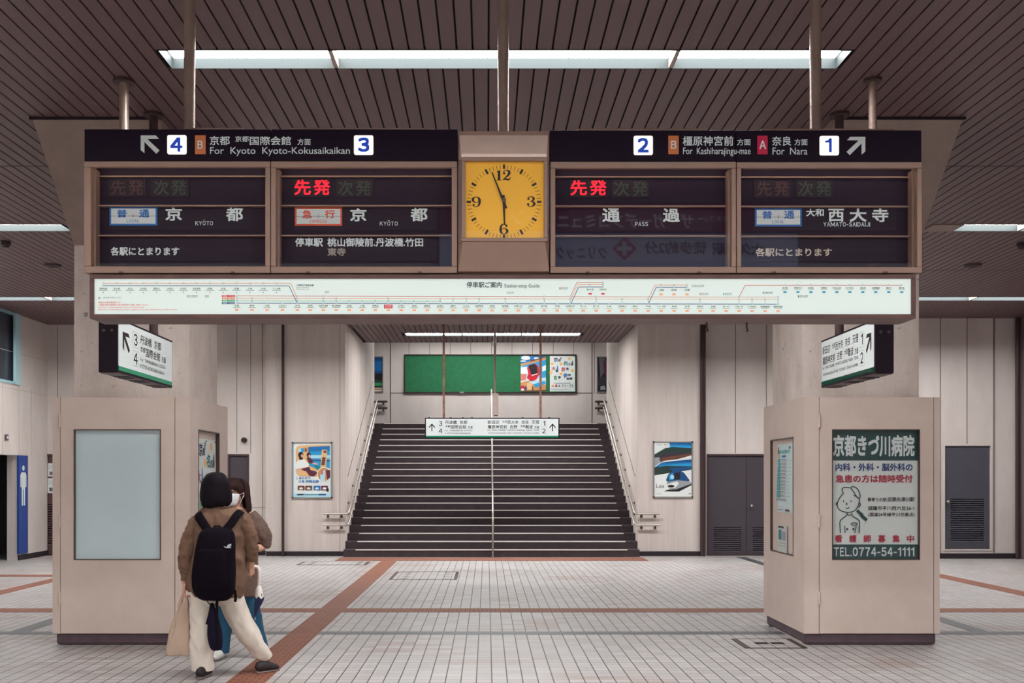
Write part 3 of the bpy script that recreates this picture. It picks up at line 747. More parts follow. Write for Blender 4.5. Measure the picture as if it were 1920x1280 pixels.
# clock unit
ck = thing('station_clock', (upx(944.5), Y0, upz(512)), 'square yellow clock in a brown housing at the middle of the board', 'clock')
hs = MB()
x0, x1 = upx(858.6), upx(1030.4); hs.box(x0, x1, Y0 + .02, Y0 + BDEP, upz(512), upz(244))
hs.build('housing', 'frame_brown', ck)
p = lambda u, v, y: Vector((upx(u), y, upz(v)))
hd = MB()                                              # hood sloping over the clock, and sloped lower panel
hd.add([p(860, 245, Y0 + .03), p(1029, 245, Y0 + .03), p(1024, 293, Y0 - .045), p(865, 293, Y0 - .045), p(865, 299, Y0 - .045), p(1024, 299, Y0 - .045), p(1029, 299, Y0 + .03), p(860, 299, Y0 + .03)],
       [(0, 1, 2, 3), (3, 2, 5, 4), (4, 5, 6, 7), (0, 3, 4, 7), (1, 6, 5, 2), (0, 7, 6, 1)])
hd.build('hood', mat('hood', (250, 226, 210), .4, metal=.2, var=.08, scale=5), ck, bevel=.003)
lp = MB()
lp.add([p(858.6, 456, Y0 - .0), p(1030.4, 456, Y0 - .0), p(1030.4, 510, Y0 + .02), p(858.6, 510, Y0 + .02), p(868, 456, Y0 - .045), p(1021, 456, Y0 - .045), p(1030, 510, Y0 - .02), p(859, 510, Y0 - .02)],
       [(4, 5, 6, 7), (0, 4, 7, 3), (5, 1, 2, 6), (0, 1, 5, 4), (7, 6, 2, 3), (0, 3, 2, 1)])
lp.build('lower_panel', 'frame_brown', ck, bevel=.003)
fr = MB(); fr.frame(upx(866), upx(1026), upz(456), upz(299), Y0 - .05, Y0 + .03, .022)
fr.build('clock_frame', 'frame_brown', ck, bevel=.003)
CF = face_y(Y0 - .02)
MB().box(upx(872), upx(1019.5), Y0 - .02, Y0 + .0, upz(450), upz(306)).build('dial', 'clock_yellow', ck)
dm = MB(); cx, cy, R = 945, 378.5, 70
for k in range(60):
    a = 2 * math.pi * k / 60; sa, ca = math.sin(a), -math.cos(a)
    big = k % 5 == 0; r0, r1, w = (R - 9.5, R, 4.2) if big else (R - 8.5, R - .5, .75)
    r0 = R - 8.2 if k % 15 == 0 else r0
    poly(dm, CF, [(cx + sa * r - ca * s * w / 2, cy + ca * r + sa * s * w / 2) for r, s in ((r0, -1), (r1, -1), (r1, 1), (r0, 1))], .002)
dm.build('minute_marks', 'ink', ck)
nu = MB()                                              # bold old-style numerals drawn as strokes
def num(nu, ch, u0, v0, u1, v1):
    U = lambda a, b, w: (u0 + (u1 - u0) * a, v0 + (v1 - v0) * b, w)
    h = v1 - v0; T, t_ = h * .24, h * .055
    R_ = lambda pts: ribbon(nu, CF, [U(*q) for q in pts], .0022)
    C_ = lambda a, b, r: circ(nu, CF, u0 + (u1 - u0) * a, v0 + (v1 - v0) * b, r, r, .0024)
    if ch == '1':
        R_([(.5, .0, T), (.5, .5, T), (.5, 1, T)]); R_([(.0, .97, t_), (1, .97, t_)]); R_([(.05, .14, t_), (.3, .1, t_), (.5, .02, t_)])
    if ch == '2':
        R_([(.14, .28, t_ * 1.5), (.22, .08, t_ * 1.3), (.5, .02, t_ * 1.4), (.78, .12, T * .9), (.82, .3, T), (.62, .55, T * .7), (.3, .75, t_ * 1.6), (.06, .96, t_ * 1.4)])
        R_([(.06, .93, t_), (.3, .86, T * .5), (.6, .9, T * .75), (.85, .9, T * .4), (.97, .68, t_)]); C_(.2, .3, h * .11)
    if ch == '3':
        R_([(.14, .2, t_ * 1.4), (.28, .04, t_ * 1.2), (.52, .02, t_ * 1.4), (.76, .12, T * .8), (.78, .28, T * .85), (.62, .43, t_ * 1.8), (.4, .47, t_)])
        R_([(.4, .47, t_), (.64, .5, t_ * 1.8), (.84, .64, T * .95), (.84, .8, T * .95), (.58, .97, t_ * 1.6), (.3, .97, t_ * 1.3), (.1, .82, t_ * 1.4)]); C_(.2, .23, h * .11); C_(.17, .77, h * .12)
    if ch in '69':
        pts = [(.84, .18, t_ * 1.4), (.7, .03, t_ * 1.3), (.48, .03, t_ * 1.3), (.24, .18, T * .7), (.16, .5, T), (.2, .78, T), (.42, .98, t_ * 1.4), (.66, .95, t_ * 1.8), (.86, .8, T * .95), (.86, .62, T * .9), (.66, .46, t_ * 1.6), (.46, .45, t_), (.3, .56, t_)]
        c = (.8, .2, h * .11)
        if ch == '9': pts = [(1 - a, 1 - b, w) for a, b, w in pts]; c = (.2, .8, h * .11)
        R_(pts); C_(*c)
num(nu, '1', 931, 319.5, 940.5, 338.5); num(nu, '2', 942, 319, 957.5, 338.5)
num(nu, '3', 987.5, 368.5, 1004, 387.5); num(nu, '6', 936, 419.5, 953, 439); num(nu, '9', 884.5, 369, 902, 388)
nu.build('numerals', 'ink', ck)
def hand(name, tip, tail, w0, w1, d):
    q = MB(); (ax, ay), (bx, by) = tip, tail
    l = math.hypot(ax - bx, ay - by); nx, ny = -(ay - by) / l, (ax - bx) / l
    pts = [(bx + nx * w0, by + ny * w0), (bx - nx * w0, by - ny * w0), (ax - nx * w1, ay - ny * w1), (ax + nx * w1, ay + ny * w1)]
    q.prism([CF.at(u, v, d) for u, v in pts], (0, -.004, 0)); return q
hand('hour', (946, 422), (944, 366), 2.4, 1.3, .004).build('hour_hand', 'ink', ck)
hand('minute', (922.5, 324), (949, 391), 2.2, 1.0, .010).build('minute_hand', 'ink', ck)
MB().disc((upx(945), upz(378.5)), .012, Y0 - .045, Y0 - .03, 16).build('pivot', 'steel_dark', ck, smooth=True)
MB().add([(upx(872), Y0 - .049, upz(450)), (upx(1019.5), Y0 - .049, upz(450)), (upx(1019.5), Y0 - .049, upz(306)), (upx(872), Y0 - .049, upz(306))], [(0, 1, 2, 3)]).build('clock_glass', M_glass, ck)

# route map light box
mp = thing('route_map_sign', (upx(942), Y0, upz(597)), 'long backlit white station-stop map hung under the departure boards', 'sign')
MB().frame(upx(168), upx(1717), upz(597), upz(514), Y0 - .005, Y0 + .235, .026).build('case', 'frame_dark', mp, bevel=.004)
MB().box(upx(169), upx(1716), Y0 + .02, Y0 + .23, upz(596.5), upz(514.5)).build('case_body', mat('case_body', (120, 96, 88), .5, var=.2, scale=5), mp)
MB().box(upx(174), upx(1710), Y0 + .008, Y0 + .02, upz(589), upz(521)).build('map_panel', 'map_white', mp)
hk = MB()
for px in (1325, 1400): hk.tube([(XP(px, 6.15), 6.15, upz(597)), (XP(px, 6.15), 6.15, upz(597) - .035), (XP(px, 6.15) + .008, 6.15, upz(597) - .05), (XP(px, 6.15) - .004, 6.15, upz(597) - .055)], .006, 8)
hk.build('hook', 'pipe_dark', mp, smooth=True)
MP = face_y(Y0 + .008)
RC = {'red': (196, 78, 84), 'orange': (224, 128, 92), 'green': (70, 160, 112), 'navy': (30, 76, 130), 'cyan': (40, 150, 184), 'dred': (206, 24, 56), 'dk': (40, 46, 56), 'grey': (140, 156, 156), 'peach': (236, 170, 128), 'white': (244, 248, 244)}
for k, v in RC.items(): mat('map_' + k, v, .5, emit=.22)
LN = {k: MB() for k in RC}
def line(c, pts, w=1.0, d=.001):
    for (a, b), (e, f) in zip(pts[:-1], pts[1:]):
        l = math.hypot(e - a, f - b) or 1; nx, ny = -(f - b) / l * w / 2, (e - a) / l * w / 2
        poly(LN[c], MP, [(a + nx, b + ny), (e + nx, f + ny), (e - nx, f - ny), (a - nx, b - ny)], d)
def stop(u, v, r=1.7):
    circ(LN['navy'], MP, u, v, r, r, .0016, 12); circ(LN['white'], MP, u, v, r * .72, r * .72, .0022, 12)
def label(c, s, u, v, h, w=None, d=.0015, bold=.008):
    w = w or h * 1.02 * len(s); text(LN[c], MP, s, u - w / 2, v, u + w / 2, v + h, bold, d)
TL = '国際会館 松ヶ崎 北山 北大路 鞍馬口 今出川 丸太町 烏丸御池 四条 五条 京都 九条 十条 くいな橋'.split()
line('orange', [(194, 531.1), (545, 531.1), (558, 560)]); line('navy', [(194, 535.4), (542, 535.8), (557, 567)], 1.2)
for i, s in enumerate(TL):
    u = 194 + i * 24.97; stop(u, 531.1); stop(u, 535.4); label('dk', s, u, 539, 3.6, min(14, 3.8 * len(s)) if len(s) > 2 else 9)
    circ(LN['grey'], MP, u, 548, 1.1, 1.1); rect(LN['grey'], MP, u - 8, 543.6, u + 8, 544.6)
for i, (c, s, en) in enumerate((('dred', '特急', 'Ltd. Exp.'), ('orange', '急行', 'Express'), ('green', '準急', 'Semi-Exp.'), ('navy', '普通', 'Local'))):
    v = 553 + i * 4.45; rect(LN[c], MP, 416, v, 440.5, v + 3.5, .001); text(LN['white'], MP, s, 418, v + .7, 426, v + 2.9, .01, .0016); text(LN['white'], MP, en, 429, v + .9, 439, v + 2.8, .0, .0016)
line('red', [(444, 554.7), (1456, 556.8)], .8); line('orange', [(444, 559.2), (1456, 561)], .8); line('green', [(444, 563.8), (826, 564.6)], .9); line('navy', [(444, 568.1), (1456, 570.2)], 1.3)
MS = '京都 東寺 十条 上鳥羽口 竹田 伏見 近鉄丹波橋 桃山御陵前 向島 小倉 伊勢田 大久保 久津川 寺田 富野荘 新田辺 興戸 三山木 近鉄宮津 狛田 新祝園 木津川台 山田川 高の原 平城 大和西大寺 尼ヶ辻 西ノ京 九条 近鉄郡山 筒井 平端 ファミリー公園前 結崎 石見 田原本 笠縫 新ノ口 大和八木 八木西口 畝傍御陵前 橿原神宮前'.split()
EXP = {0, 1, 4, 6, 7, 11, 15, 16, 17, 18, 20, 23, 25, 27, 29, 31, 35, 38, 39, 40, 41}; LTD = {0, 6, 23, 25, 27, 38, 41}
for i, s in enumerate(MS):
    u = (444, 472.6, 501, 529.5)[i] if i < 4 else 557.5 + (i - 4) * 24.36
    dv = (u - 444) / 1012 * 2.0
    if i in EXP: line('grey', [(u, 559 + dv), (u, 568 + dv)], .8); stop(u, 559.2 + dv * .9)
    if i in LTD: stop(u, 554.7 + dv)
    if i < 16 and i in (0, 1, 4, 6, 7, 8, 9, 10, 11, 12, 13, 14, 15): stop(u, 563.8 + dv * .6)
    stop(u, 568.1 + dv)
    if i == 11:
        rect(LN['dred'], MP, u - 8, 571, u + 8, 578.3, .001); label('white', s, u, 571.8, 3.4, 12, .0017); text(LN['white'], MP, 'This Station', u - 7, 576, u + 7, 577.8, 0, .0017)
    else:
        label('dk', s, u, 571 + dv, 3.6, min(17, 3.8 * len(s)) if len(s) > 2 else 9); rect(LN['grey'], MP, u - 7, 575.8 + dv, u + 7, 576.7 + dv)
    rect(LN['peach'], MP, u - 3.2, 579 + dv, u + 3.2, 582.6 + dv)
line('red', [(1069.5, 556), (1081.5, 529.5), (1131, 529.5)], .9); line('orange', [(1070, 560.3), (1083, 533.6), (1131, 533.6)], .9); line('navy', [(1070.5, 569), (1085, 537.9), (1131, 537.9)], 1.2)
for u, s in ((1106.5, '新大宮'), (1130.5, '近鉄奈良')):
    stop(u, 533.6); stop(u, 537.9); label('dk', s, u, 540.8, 3.6, 13); rect(LN['dred'], MP, u - 3.2, 549, u + 3.2, 552)
stop(1130.5, 529.5)
line('orange', [(1215, 561), (1228, 534.2), (1288, 534.2)], .9); line('navy', [(1215.5, 569.5), (1230.5, 538.5), (1288, 538.5)], 1.2)
for u, s in ((1239.4, '二階堂'), (1263.7, '前栽'), (1288, '天理')):
    stop(u, 534.2); stop(u, 538.5); label('dk', s, u, 541.6, 3.8, 10); rect(LN['peach'], MP, u - 3.2, 550, u + 3.2, 553.4)
line('red', [(1385.5, 557), (1397, 534.5), (1691, 534.5)], 1)
for i, s in enumerate('名張 伊勢中川 松阪 伊勢市 宇治山田 五十鈴川 鳥羽 志摩磯部 鵜方 賢島'.split()):
    u = 1471.7 + i * 24.33; stop(u, 534.5); label('dk', s, u, 538, 3.6, min(15, 3.8 * len(s)) if len(s) > 2 else 10); rect(LN['grey'], MP, u - 6, 542.8, u + 6, 543.6); rect(LN['cyan'], MP, u - 3, 545.8, u + 3, 549)
text(LN['dk'], MP, '停車駅ご案内', 875, 528.3, 940.7, 539.3, .012); text(LN['dk'], MP, 'Station-stop Guide', 945.7, 532.3, 1011.7, 541, .004)
text(LN['dk'], MP, '京都地下鉄烏丸線', 557.5, 532.8, 588.3, 536.6, .012); text(LN['dk'], MP, 'Kyoto Subway', 557.5, 538, 579, 540.3, 0); text(LN['dk'], MP, 'Karasuma Line', 557.5, 541, 579, 543, 0); line('grey', [(556, 532), (556, 543.5)], .5)
text(LN['dred'], MP, '特急は全車座席指定です。', 184.6, 565.2, 227.9, 568.6, .004); text(LN['dred'], MP, 'ご乗車の際は乗車券の他に特急券をお買い求めください。', 184.6, 569.6, 279, 573.2, .004)
text(LN['dred'], MP, 'All seats on Limited Express trains are reserved seats.', 184.6, 575, 271, 577.6, 0); text(LN['dred'], MP, 'Please buy a Limited Express ticket in addition to the basic ticket before you take the train.', 184.6, 579, 333, 582, 0)
text(LN['dk'], MP, '一部の列車のみ停車いたします。', 192, 556.6, 228, 559, .004); rect(LN['grey'], MP, 184.6, 556.8, 188, 560); 
for u, v, c, s in ((349, 553.5, 'dk', '京都地下鉄東西線'), (383, 553.5, 'dk', '京阪線'), (608, 545.5, 'dk', '京阪線'), (949, 546.8, 'dk', 'JR片町線'), (1051, 538.5, 'dred', '近鉄奈良線'), (1296, 534, 'dk', 'JR万葉まほろば線'), (1314, 549, 'orange', '近鉄大阪線'), (1358, 549, 'cyan', '近鉄大阪線'), (1432, 547, 'green', '近鉄南大阪線'), (1498, 553.5, 'navy', '近鉄名古屋線')):
    if c != 'dk': rect(LN[c], MP, u - 2, v, u, v + 4)
    text(LN['dk'], MP, s, u + 1, v, u + 1 + 2.6 * len(s), v + 2.4, .004); rect(LN['grey'], MP, u + 1, v + 3.2, u + 1 + 2.5 * len(s), v + 3.9)
for k, m_ in LN.items(): m_.build('map_print', 'map_' + k, mp)

# ---------------------------------------------------------------- platform direction signs
def left_half(mb, g, pl, diag):
    """arrow, 3 / 4 and destinations in a 0..126 by 0..33 field"""
    if diag: arrow_nw(mb, pl, 6.5, 7.5, 19, 22)
    else: arrow_up(mb, pl, 7.4, 10, 19, 24.5)
    ftext(mb, pl, '3', 26.4, 5.4, 32.6, 14.4, .018); ftext(mb, pl, '4', 25.9, 19.8, 33, 28.4, .018)
    for s, *b in (('丹波橋', 38, 4.3, 60, 11.3), ('京都', 65.2, 4.3, 79.6, 11), ('京都', 38.5, 13.2, 47.5, 17.5), ('国際会館', 48.5, 13, 77.5, 20), ('方面', 80.5, 14.7, 89.6, 19.8)): text(mb, pl, s, *b, bold=.006)
    text(mb, pl, 'For  TAMBABASHI  KYŌTO', 38, 21.2, 88.6, 24.6, 0); text(mb, pl, 'KYŌTO-KOKUSAIKAIKAN', 38, 26.2, 85.6, 29.8, 0)
    for v0, v1 in ((4, 16), (18.4, 30)):
        for a, b, e, f in ((24.4, v0, 34.6, v0 + .25), (24.4, v1 - .25, 34.6, v1), (24.4, v0, 24.65, v1), (34.35, v0, 34.6, v1)): rect(g, pl, a, b, e, f, .0012)
def right_half(mb, g, pl, diag):
    """destinations, 1 / 2 and arrow, measured back from the right end at 126"""
    if diag: arrow_nw(mb, pl, 107, 7.5, 119.5, 22, flip=True)
    else: arrow_up(mb, pl, 107.6, 10, 119.2, 24.5)
    ftext(mb, pl, '1', 95.4, 5.4, 99.8, 14.2, .018); ftext(mb, pl, '2', 94, 19.8, 100.3, 28.2, .018)
    for s, *b in (('新田辺', -8.3, 4.3, 13.3, 11), ('大和', 19, 4.3, 28, 8.7), ('西大寺', 28.8, 4.3, 49.3, 11), ('奈良', 55.3, 4.3, 68.5, 11), ('天理', 74.3, 4.3, 88.5, 11),
                  ('橿原神宮前', -8.3, 13, 28, 19.7), ('吉野', 33.4, 13, 47.4, 19.7), ('大阪', 53, 13, 62, 17.4), ('難波', 62.6, 13, 76.4, 19.7), ('方面', 79.4, 14.7, 88.5, 19.8)): text(mb, pl, s, *b, bold=.006)
    text(mb, pl, 'For  SHIN-TANABE  YAMATO-SAIDAIJI  NARA  TENRI', -8.3, 21.2, 88.5, 24.6, 0); text(mb, pl, 'KASHIHARAJINGŪ-MAE  YOSHINO  ŌSAKA-NAMBA', -7.2, 26.2, 88.5, 29.8, 0)
    for v0, v1 in ((4, 16), (18.4, 30)):
        for a, b, e, f in ((92.4, v0, 102.6, v0 + .25), (92.4, v1 - .25, 102.6, v1), (92.4, v0, 92.65, v1), (102.35, v0, 102.6, v1)): rect(g, pl, a, b, e, f, .0012)
def hang_post(t, x, y, z0, r, m, top=ZC, flange=True):
    o = MB().cyl((x, y, z0 - .01), (x, y, top), r, 14).build('post', m, t, smooth=True)
    if flange: MB().cyl((x, y, top - .025), (x, y, top), r * 2.3, 18).build('flange', 'pipe_dark', o, smooth=True)
def side_sign(xf, xc, n, ya, yb, half, label):
    z0, z1, th = 2.335, 2.745, .07
    t = thing('hanging_sign', (xc, (ya + yb) / 2, z0), label, 'sign', 'side signs hung in front of the pillars')
    MB().box(xc - th, xc + th, ya, yb, z0, z1).build('case', 'sign_case', t, bevel=.004)
    u = MB()
    for k in (.22, .30, .48, .56, .8, .9): u.box(xc - th + .01, xc + th - .01, ya + (yb - ya) * k - .02, ya + (yb - ya) * k + .02, z0 - .008, z0)
    MB().box(xc - th + .004, xc + th - .004, ya + .02, yb - .02, z0 - .004, z0).build('underside', 'sign_under', t); u.build('catch', 'sign_case', t)
    e = MB()
    for dx in (-.03, .03): e.cyl((xc + dx, ya, z1 - .1), (xc + dx, ya - .008, z1 - .1), .012, 12)
    e.build('end_screw', 'pipe_dark', t, smooth=True)
    xs = xc + n * th; pm = .018
    MB().box(xs - .004, xs + .003, ya + pm, yb - pm, z0 + pm, z1 - pm).build('face', 'sign_white', t)
    MB().box(xs - .004, xs + .0042, ya + pm, yb - pm, z0 + pm, z0 + pm + .032).build('green_band', 'sign_green', t)
    w = MB(); g = MB()
    if half == 'L':
        pl = Plane(lambda u, v: Vector((xs + .003, ya + pm + (yb - ya - 2 * pm) * u / 104, z1 - pm - (z1 - z0 - 2 * pm) * v / 36.5)), (n, 0, 0)); left_half(w, g, pl, True)
    else:
        pl = Plane(lambda u, v: Vector((xs - .003, yb - pm - (yb - ya - 2 * pm) * (u + 12) / 137, z1 - pm - (z1 - z0 - 2 * pm) * v / 36.5)), (n, 0, 0)); right_half(w, g, pl, True)
    w.build('lettering', 'ink', t); g.build('number_box', 'map_grey', t)
    return t
t = side_sign(-2.74, -2.81, 1, 7.38, 8.67, 'L', 'side-facing white sign reading 3 and 4 with arrow, above the blank-window cabinet')
hang_post(t, -2.81, 7.71, 2.745, .036, 'pipe'); hang_post(t, -2.82, 8.42, 2.745, .036, 'pipe_dark')
t = side_sign(2.91, 2.98, -1, 7.46, 8.665, 'R', 'side-facing white sign reading 1 and 2 with arrow, above the hospital-poster cabinet')
hang_post(t, 2.98, 7.69, 2.745, .030, mat('pipe_spotted', (136, 112, 102), .5, var=.4, scale=30)); hang_post(t, 2.98, 8.42, 2.745, .036, 'pipe_dark')

Y1 = 19.0
ss = thing('hanging_sign', (XP(923, Y1), Y1, ZP(821, Y1)), 'wide white platform sign with two up arrows hung over the stairs', 'sign')
MB().pbox(796.6, 783, 1049, 821, Y1, Y1 - .01, Y1 + .13).build('case', 'sign_case', ss, bevel=.004)
MB().pbox(798.8, 785, 1046.8, 819.6, Y1, Y1 - .016, Y1 - .008).build('face', 'sign_white', ss); MB().pbox(798.8, 816.6, 1046.8, 819.6, Y1, Y1 - .018, Y1 - .008).build('green_band', 'sign_green', ss)
bp = face_y(Y1 - .016); w = MB(); g = MB()
left_half(w, g, Plane(lambda u, v: bp.fn(796.6 + u, 783.6 + v), (0, -1, 0)), False); right_half(w, g, Plane(lambda u, v: bp.fn(922.6 + u, 783.6 + v), (0, -1, 0)), False)
w.build('lettering', 'ink', ss); g.build('number_box', 'map_grey', ss)
for px in (832, 1013.5): hang_post(ss, XP(px, Y1 + .06), Y1 + .06, ZP(783, Y1), .022, 'pipe_rust')
c = MB()
for px in (804, 845, 868, 885, 980, 1030): c.pbox(px - 2, 781.8, px + 2, 783.5, Y1, Y1 + .02, Y1 + .1)
c.build('catch', 'sign_case', ss)
# slim sensor pole between the posts of that sign
Yp = 20.0
sp = thing('sensor_pole', (XP(929, Yp), Yp, ZP(778, Yp)), 'thin pole with slim beige box, hanging behind the sign over the stairs', 'pole')
MB().cyl((XP(928, Yp), Yp, ZP(740, Yp)), (XP(928, Yp), Yp, ZC), .022, 12).build('pole', 'pipe', sp, smooth=True)
MB().pbox(924.5, 737, 934.5, 778, Yp, Yp - .04, Yp + .04).build('box', 'cabinet', sp, bevel=.006); MB().pbox(926, 777, 933, 779.5, Yp, Yp - .03, Yp + .03).build('box_foot', 'pipe_dark', sp)
# the little white camera on the edge of the slatted ceiling
cm = thing('security_camera', (XP(927, YEND), YEND - .1, ZC - .12), 'tiny white dome camera under the slatted ceiling edge over the stairs', 'camera')
MB().cyl((XP(927, YEND), YEND - .1, ZC), (XP(927, YEND), YEND - .1, ZC - .05), .06, 16).build('mount', 'plate_white', cm, smooth=True)
MB().ball((XP(927, YEND), YEND - .1, ZC - .07), .05).build('dome', 'plate_white', cm, smooth=True)

# ---------------------------------------------------------------- handrails
def brackets(t, pts, d):
    for p in pts:
        p = Vector(p); q = p + Vector(d)
        MB().tube([p - Vector((0, 0, .01)), p - Vector((0, 0, .05)), q - Vector((0, 0, .05))], .009, 8).cyl(q - Vector((0, 0, .05)), q - Vector((0, 0, .05)) - Vector(d).normalized() * .012, .028, 12).build('bracket', 'steel_dark', t, smooth=True)
def rail(side, label):
    xw = SX0 if side < 0 else SX1; s = -side
    x = xw + s * .075; fx = xw - s * .42
    t = thing('handrail', (xw, 19.6, .5), label, 'handrail', 'double handrails up the stairs')
    sl = STEP / TREAD
    for zo in (.0, -.225):
        za = .84 + zo; ya = SY0 - .05; yb = LY + .0
        path = [(fx, YF - .085, za), (xw - s * .05, YF - .085, za), (xw + s * .05, YF - .09, za), (x, YF - .02, za + .04), (x, YF + .15, za + .04 + .17 * sl), (x, yb, za + .04 + (yb - YF + .02) * sl)]
        MB().tube(path, .019, 12).build('rail', 'steel', t, smooth=True)
        n = 8
        for k in range(n):
            y = YF + .4 + (yb - YF - .5) * k / (n - 1)
            brackets(t, [(x, y, za + .04 + (y - YF + .02) * sl)], (-s * .073, 0, 0))
        brackets(t, [(fx + s * .08, YF - .085, za), (xw - s * .07, YF - .085, za)], (0, .083, 0))
    return t
rail(-1, 'polished double handrail on the stairwell wall nearer the seated-women poster'); rail(1, 'polished double handrail on the stairwell wall nearer the train poster')
cr_ = thing('handrail', (.11, SY0, 0), 'single polished handrail on posts up the middle of the stairs', 'handrail')
sl = STEP / TREAD
pth = [(.115, SY0 - .06, .0), (.115, SY0 - .06, .70), (.115, SY0 + .02, .82)] + [(.115, y, .84 + (y - SY0) * sl) for y in (SY0 + .15, 21, 23, LY - .1)] + [(.115, LY + .05, LZ + .85), (.115, LY + .35, LZ + .85), (.115, LY + .42, LZ + .78), (.115, LY + .42, LZ)]
MB().tube(pth, .018, 14).build('rail', 'steel', cr_, smooth=True)
for k in (4, 8, 12, 16, 20): MB().cyl((.115, SY0 + (k - .5) * TREAD, k * STEP - .005), (.115, SY0 + (k - .5) * TREAD, .84 + (k - .5) * TREAD * sl), .016, 10).build('rail_post', 'steel_dark', cr_, smooth=True)
MB().tube([(.115, SY0, .45)] + [(.115, y, .47 + (y - SY0) * sl) for y in (SY0 + .1, LY)], .012, 10).build('lower_rail', 'steel_dark', cr_, smooth=True)
for s, (a, b) in ((-1, (690, 727)), (1, (1115, 1150))):
    t = thing('handrail', (XP((a + b) / 2, BY), BY, ZP(765, BY)), 'short dark double handrail on the upper landing wall, %s' % ('under the landscape picture' if s < 0 else 'under the dark framed picture'), 'handrail', 'short rails on the landing')
    for v in (753, 765.5):
        MB().tube([(XP(a, BY) - (.6 if s < 0 else 0), BY - .08, ZP(v, BY)), (XP(b, BY) + (.6 if s > 0 else 0), BY - .08, ZP(v, BY))], .028, 12).build('rail', 'steel_dark', t, smooth=True)
        brackets(t, [(XP(719 if s < 0 else 1122, BY), BY - .08, ZP(v, BY))], (0, .078, 0))

# ================================================================ posters and pictures
PAL = {'navy': (38, 40, 92), 'teal': (20, 122, 128), 'dark': (52, 46, 56), 'redp': (190, 44, 50), 'skyb': (40, 140, 200), 'sun': (246, 178, 84), 'grn': (58, 150, 96), 'blu': (16, 110, 176), 'wht': (226, 232, 230),
       'deep': (14, 74, 128), 'sea': (36, 150, 206), 'pale': (172, 220, 238), 'cream': (222, 180, 128), 'tan': (196, 142, 92), 'brown': (104, 62, 44), 'hair': (36, 22, 30), 'plum': (88, 36, 58), 'skin': (222, 174, 148), 'black': (26, 22, 30), 'grey': (150, 156, 160), 'mid': (96, 92, 104), 'forest': (30, 56, 52), 'redt': (196, 30, 50), 'pinkish': (206, 120, 110)}
for k, v in PAL.items(): mat('print_' + k, v, .5)
class Art:
    """printed layers; each colour becomes one flat print lying on the sheet"""
    def __init__(s, pl, d0=.001): s.pl = pl; s.m = {}; s.d = d0
    def g(s, c): s.d += .0003; return s.m.setdefault(c, MB())
    def P(s, c, pts): poly(s.g(c), s.pl, pts, s.d); return s
    def R(s, c, a, b, e, f): rect(s.g(c), s.pl, a, b, e, f, s.d); return s
    def C(s, c, u, v, r, q=None): circ(s.g(c), s.pl, u, v, r, q or r, s.d); return s
    def T(s, c, t, a, b, e, f, bold=.015): text(s.g(c), s.pl, t, a, b, e, f, bold, s.d); return s
    def L(s, c, pts, ar=1.0): ribbon(s.g(c), s.pl, pts, s.d, 8, ar); return s
    def build(s, parent, name='print'):
        for c, m in s.m.items(): m.build(name, ('print_' + c) if ('print_' + c) in MATS else c, parent)
def sun(a, u, v, r, ar):
    pts = []
    for k in range(16):
        q = r if k % 2 == 0 else r * .62; an = math.pi * k / 8; pts.append((u + q * math.cos(an) / ar, v + q * math.sin(an)))
    g = a.g('sun')
    for k in range(16): poly(g, a.pl, [(u, v), pts[k], pts[(k + 1) % 16]], a.d)
def travel_art(pl, ar):
    a = Art(pl)
    for u, v in ((.775, .07), (.09, .22), (.445, .225), (.905, .41), (.035, .47), (.45, .505)): sun(a, u, v, .05, ar)
    a.T('navy', '京', .15, .04, .32, .165, .02).T('dark', '都', .325, .083, .44, .157, .02).P('grey', [(.4, .03), (.5, .03), (.46, .1), (.39, .085)])
    a.T('teal', '名', .53, .14, .71, .266, .02).T('dark', '古屋', .725, .183, .94, .266, .02).P('dark', [(.87, .18), (.9, .12), (.93, .18)])
    a.T('redp', '大', .058, .296, .225, .41, .02).T('dark', '阪', .233, .385, .34, .456, .02).P('skyb', [(.265, .385), (.3, .26), (.315, .26), (.345, .385)])
    a.T('redp', '奈', .447, .314, .617, .435, .02).T('dark', '良', .65, .32, .75, .4, .02).T('grn', '吉', .15, .55, .285, .67, .02).T('dark', '野', .333, .568, .433, .645, .02)
    a.T('blu', '伊', .537, .49, .708, .61, .03).T('dark', '勢', .725, .503, .833, .568, .02).T('dark', '志摩', .658, .6, .9, .67, .02)
    a.T('redp', '週', .2, .805, .3, .876, .02).T('blu', '末', .33, .81, .42, .88, .02).T('dark', 'フリーパス', .467, .795, .94, .89, .012).C('sun', .11, .845, .05, .03)
    for v in (.76,): a.R('grey', .17, v, .82, v + .015)
    a.R('grey', .05, .93, .7, .937); a.R('grey', .05, .955, .8, .962)
    return a

# bulletin board on the landing wall
gb = thing('bulletin_board', (XP(920, BY), BY, ZP(737, BY)), 'long green bulletin board on the upper landing wall', 'notice board')
bx0, bx1, bz0, bz1 = XP(758, BY), XP(1081, BY), ZP(737, BY), ZP(664.5, BY)
MB().box(bx0 + .02, bx1 - .02, BY - .02, BY, bz0 + .02, bz1 - .02).build('felt', 'green_board', gb)
MB().frame(bx0, bx1, bz0, bz1, BY - .05, BY, .028).build('frame', 'board_frame', gb)
MB().pbox(862, 734.5, 870, 737, BY, BY - .06, BY - .04).build('latch', 'steel', gb)
BS = BY - .02
def sheet(name, x0, x1, z0, z1, y, label, cat='poster', m='sheet', group=None):
    t = thing(name, ((x0 + x1) / 2, y, z0), label, cat, group)
    MB().box(x0, x1, y - .002, y, z0, z1).build('sheet', m, t); return t, rect_y(x0, x1, z0, z1, y - .002)
t, pl = sheet('poster', XP(1031, BS), XP(1078, BS), ZP(733.5, BS), ZP(667.5, BS), BS, 'white poster of coloured place names on the green bulletin board')
a = travel_art(pl, .71); a.build(t)
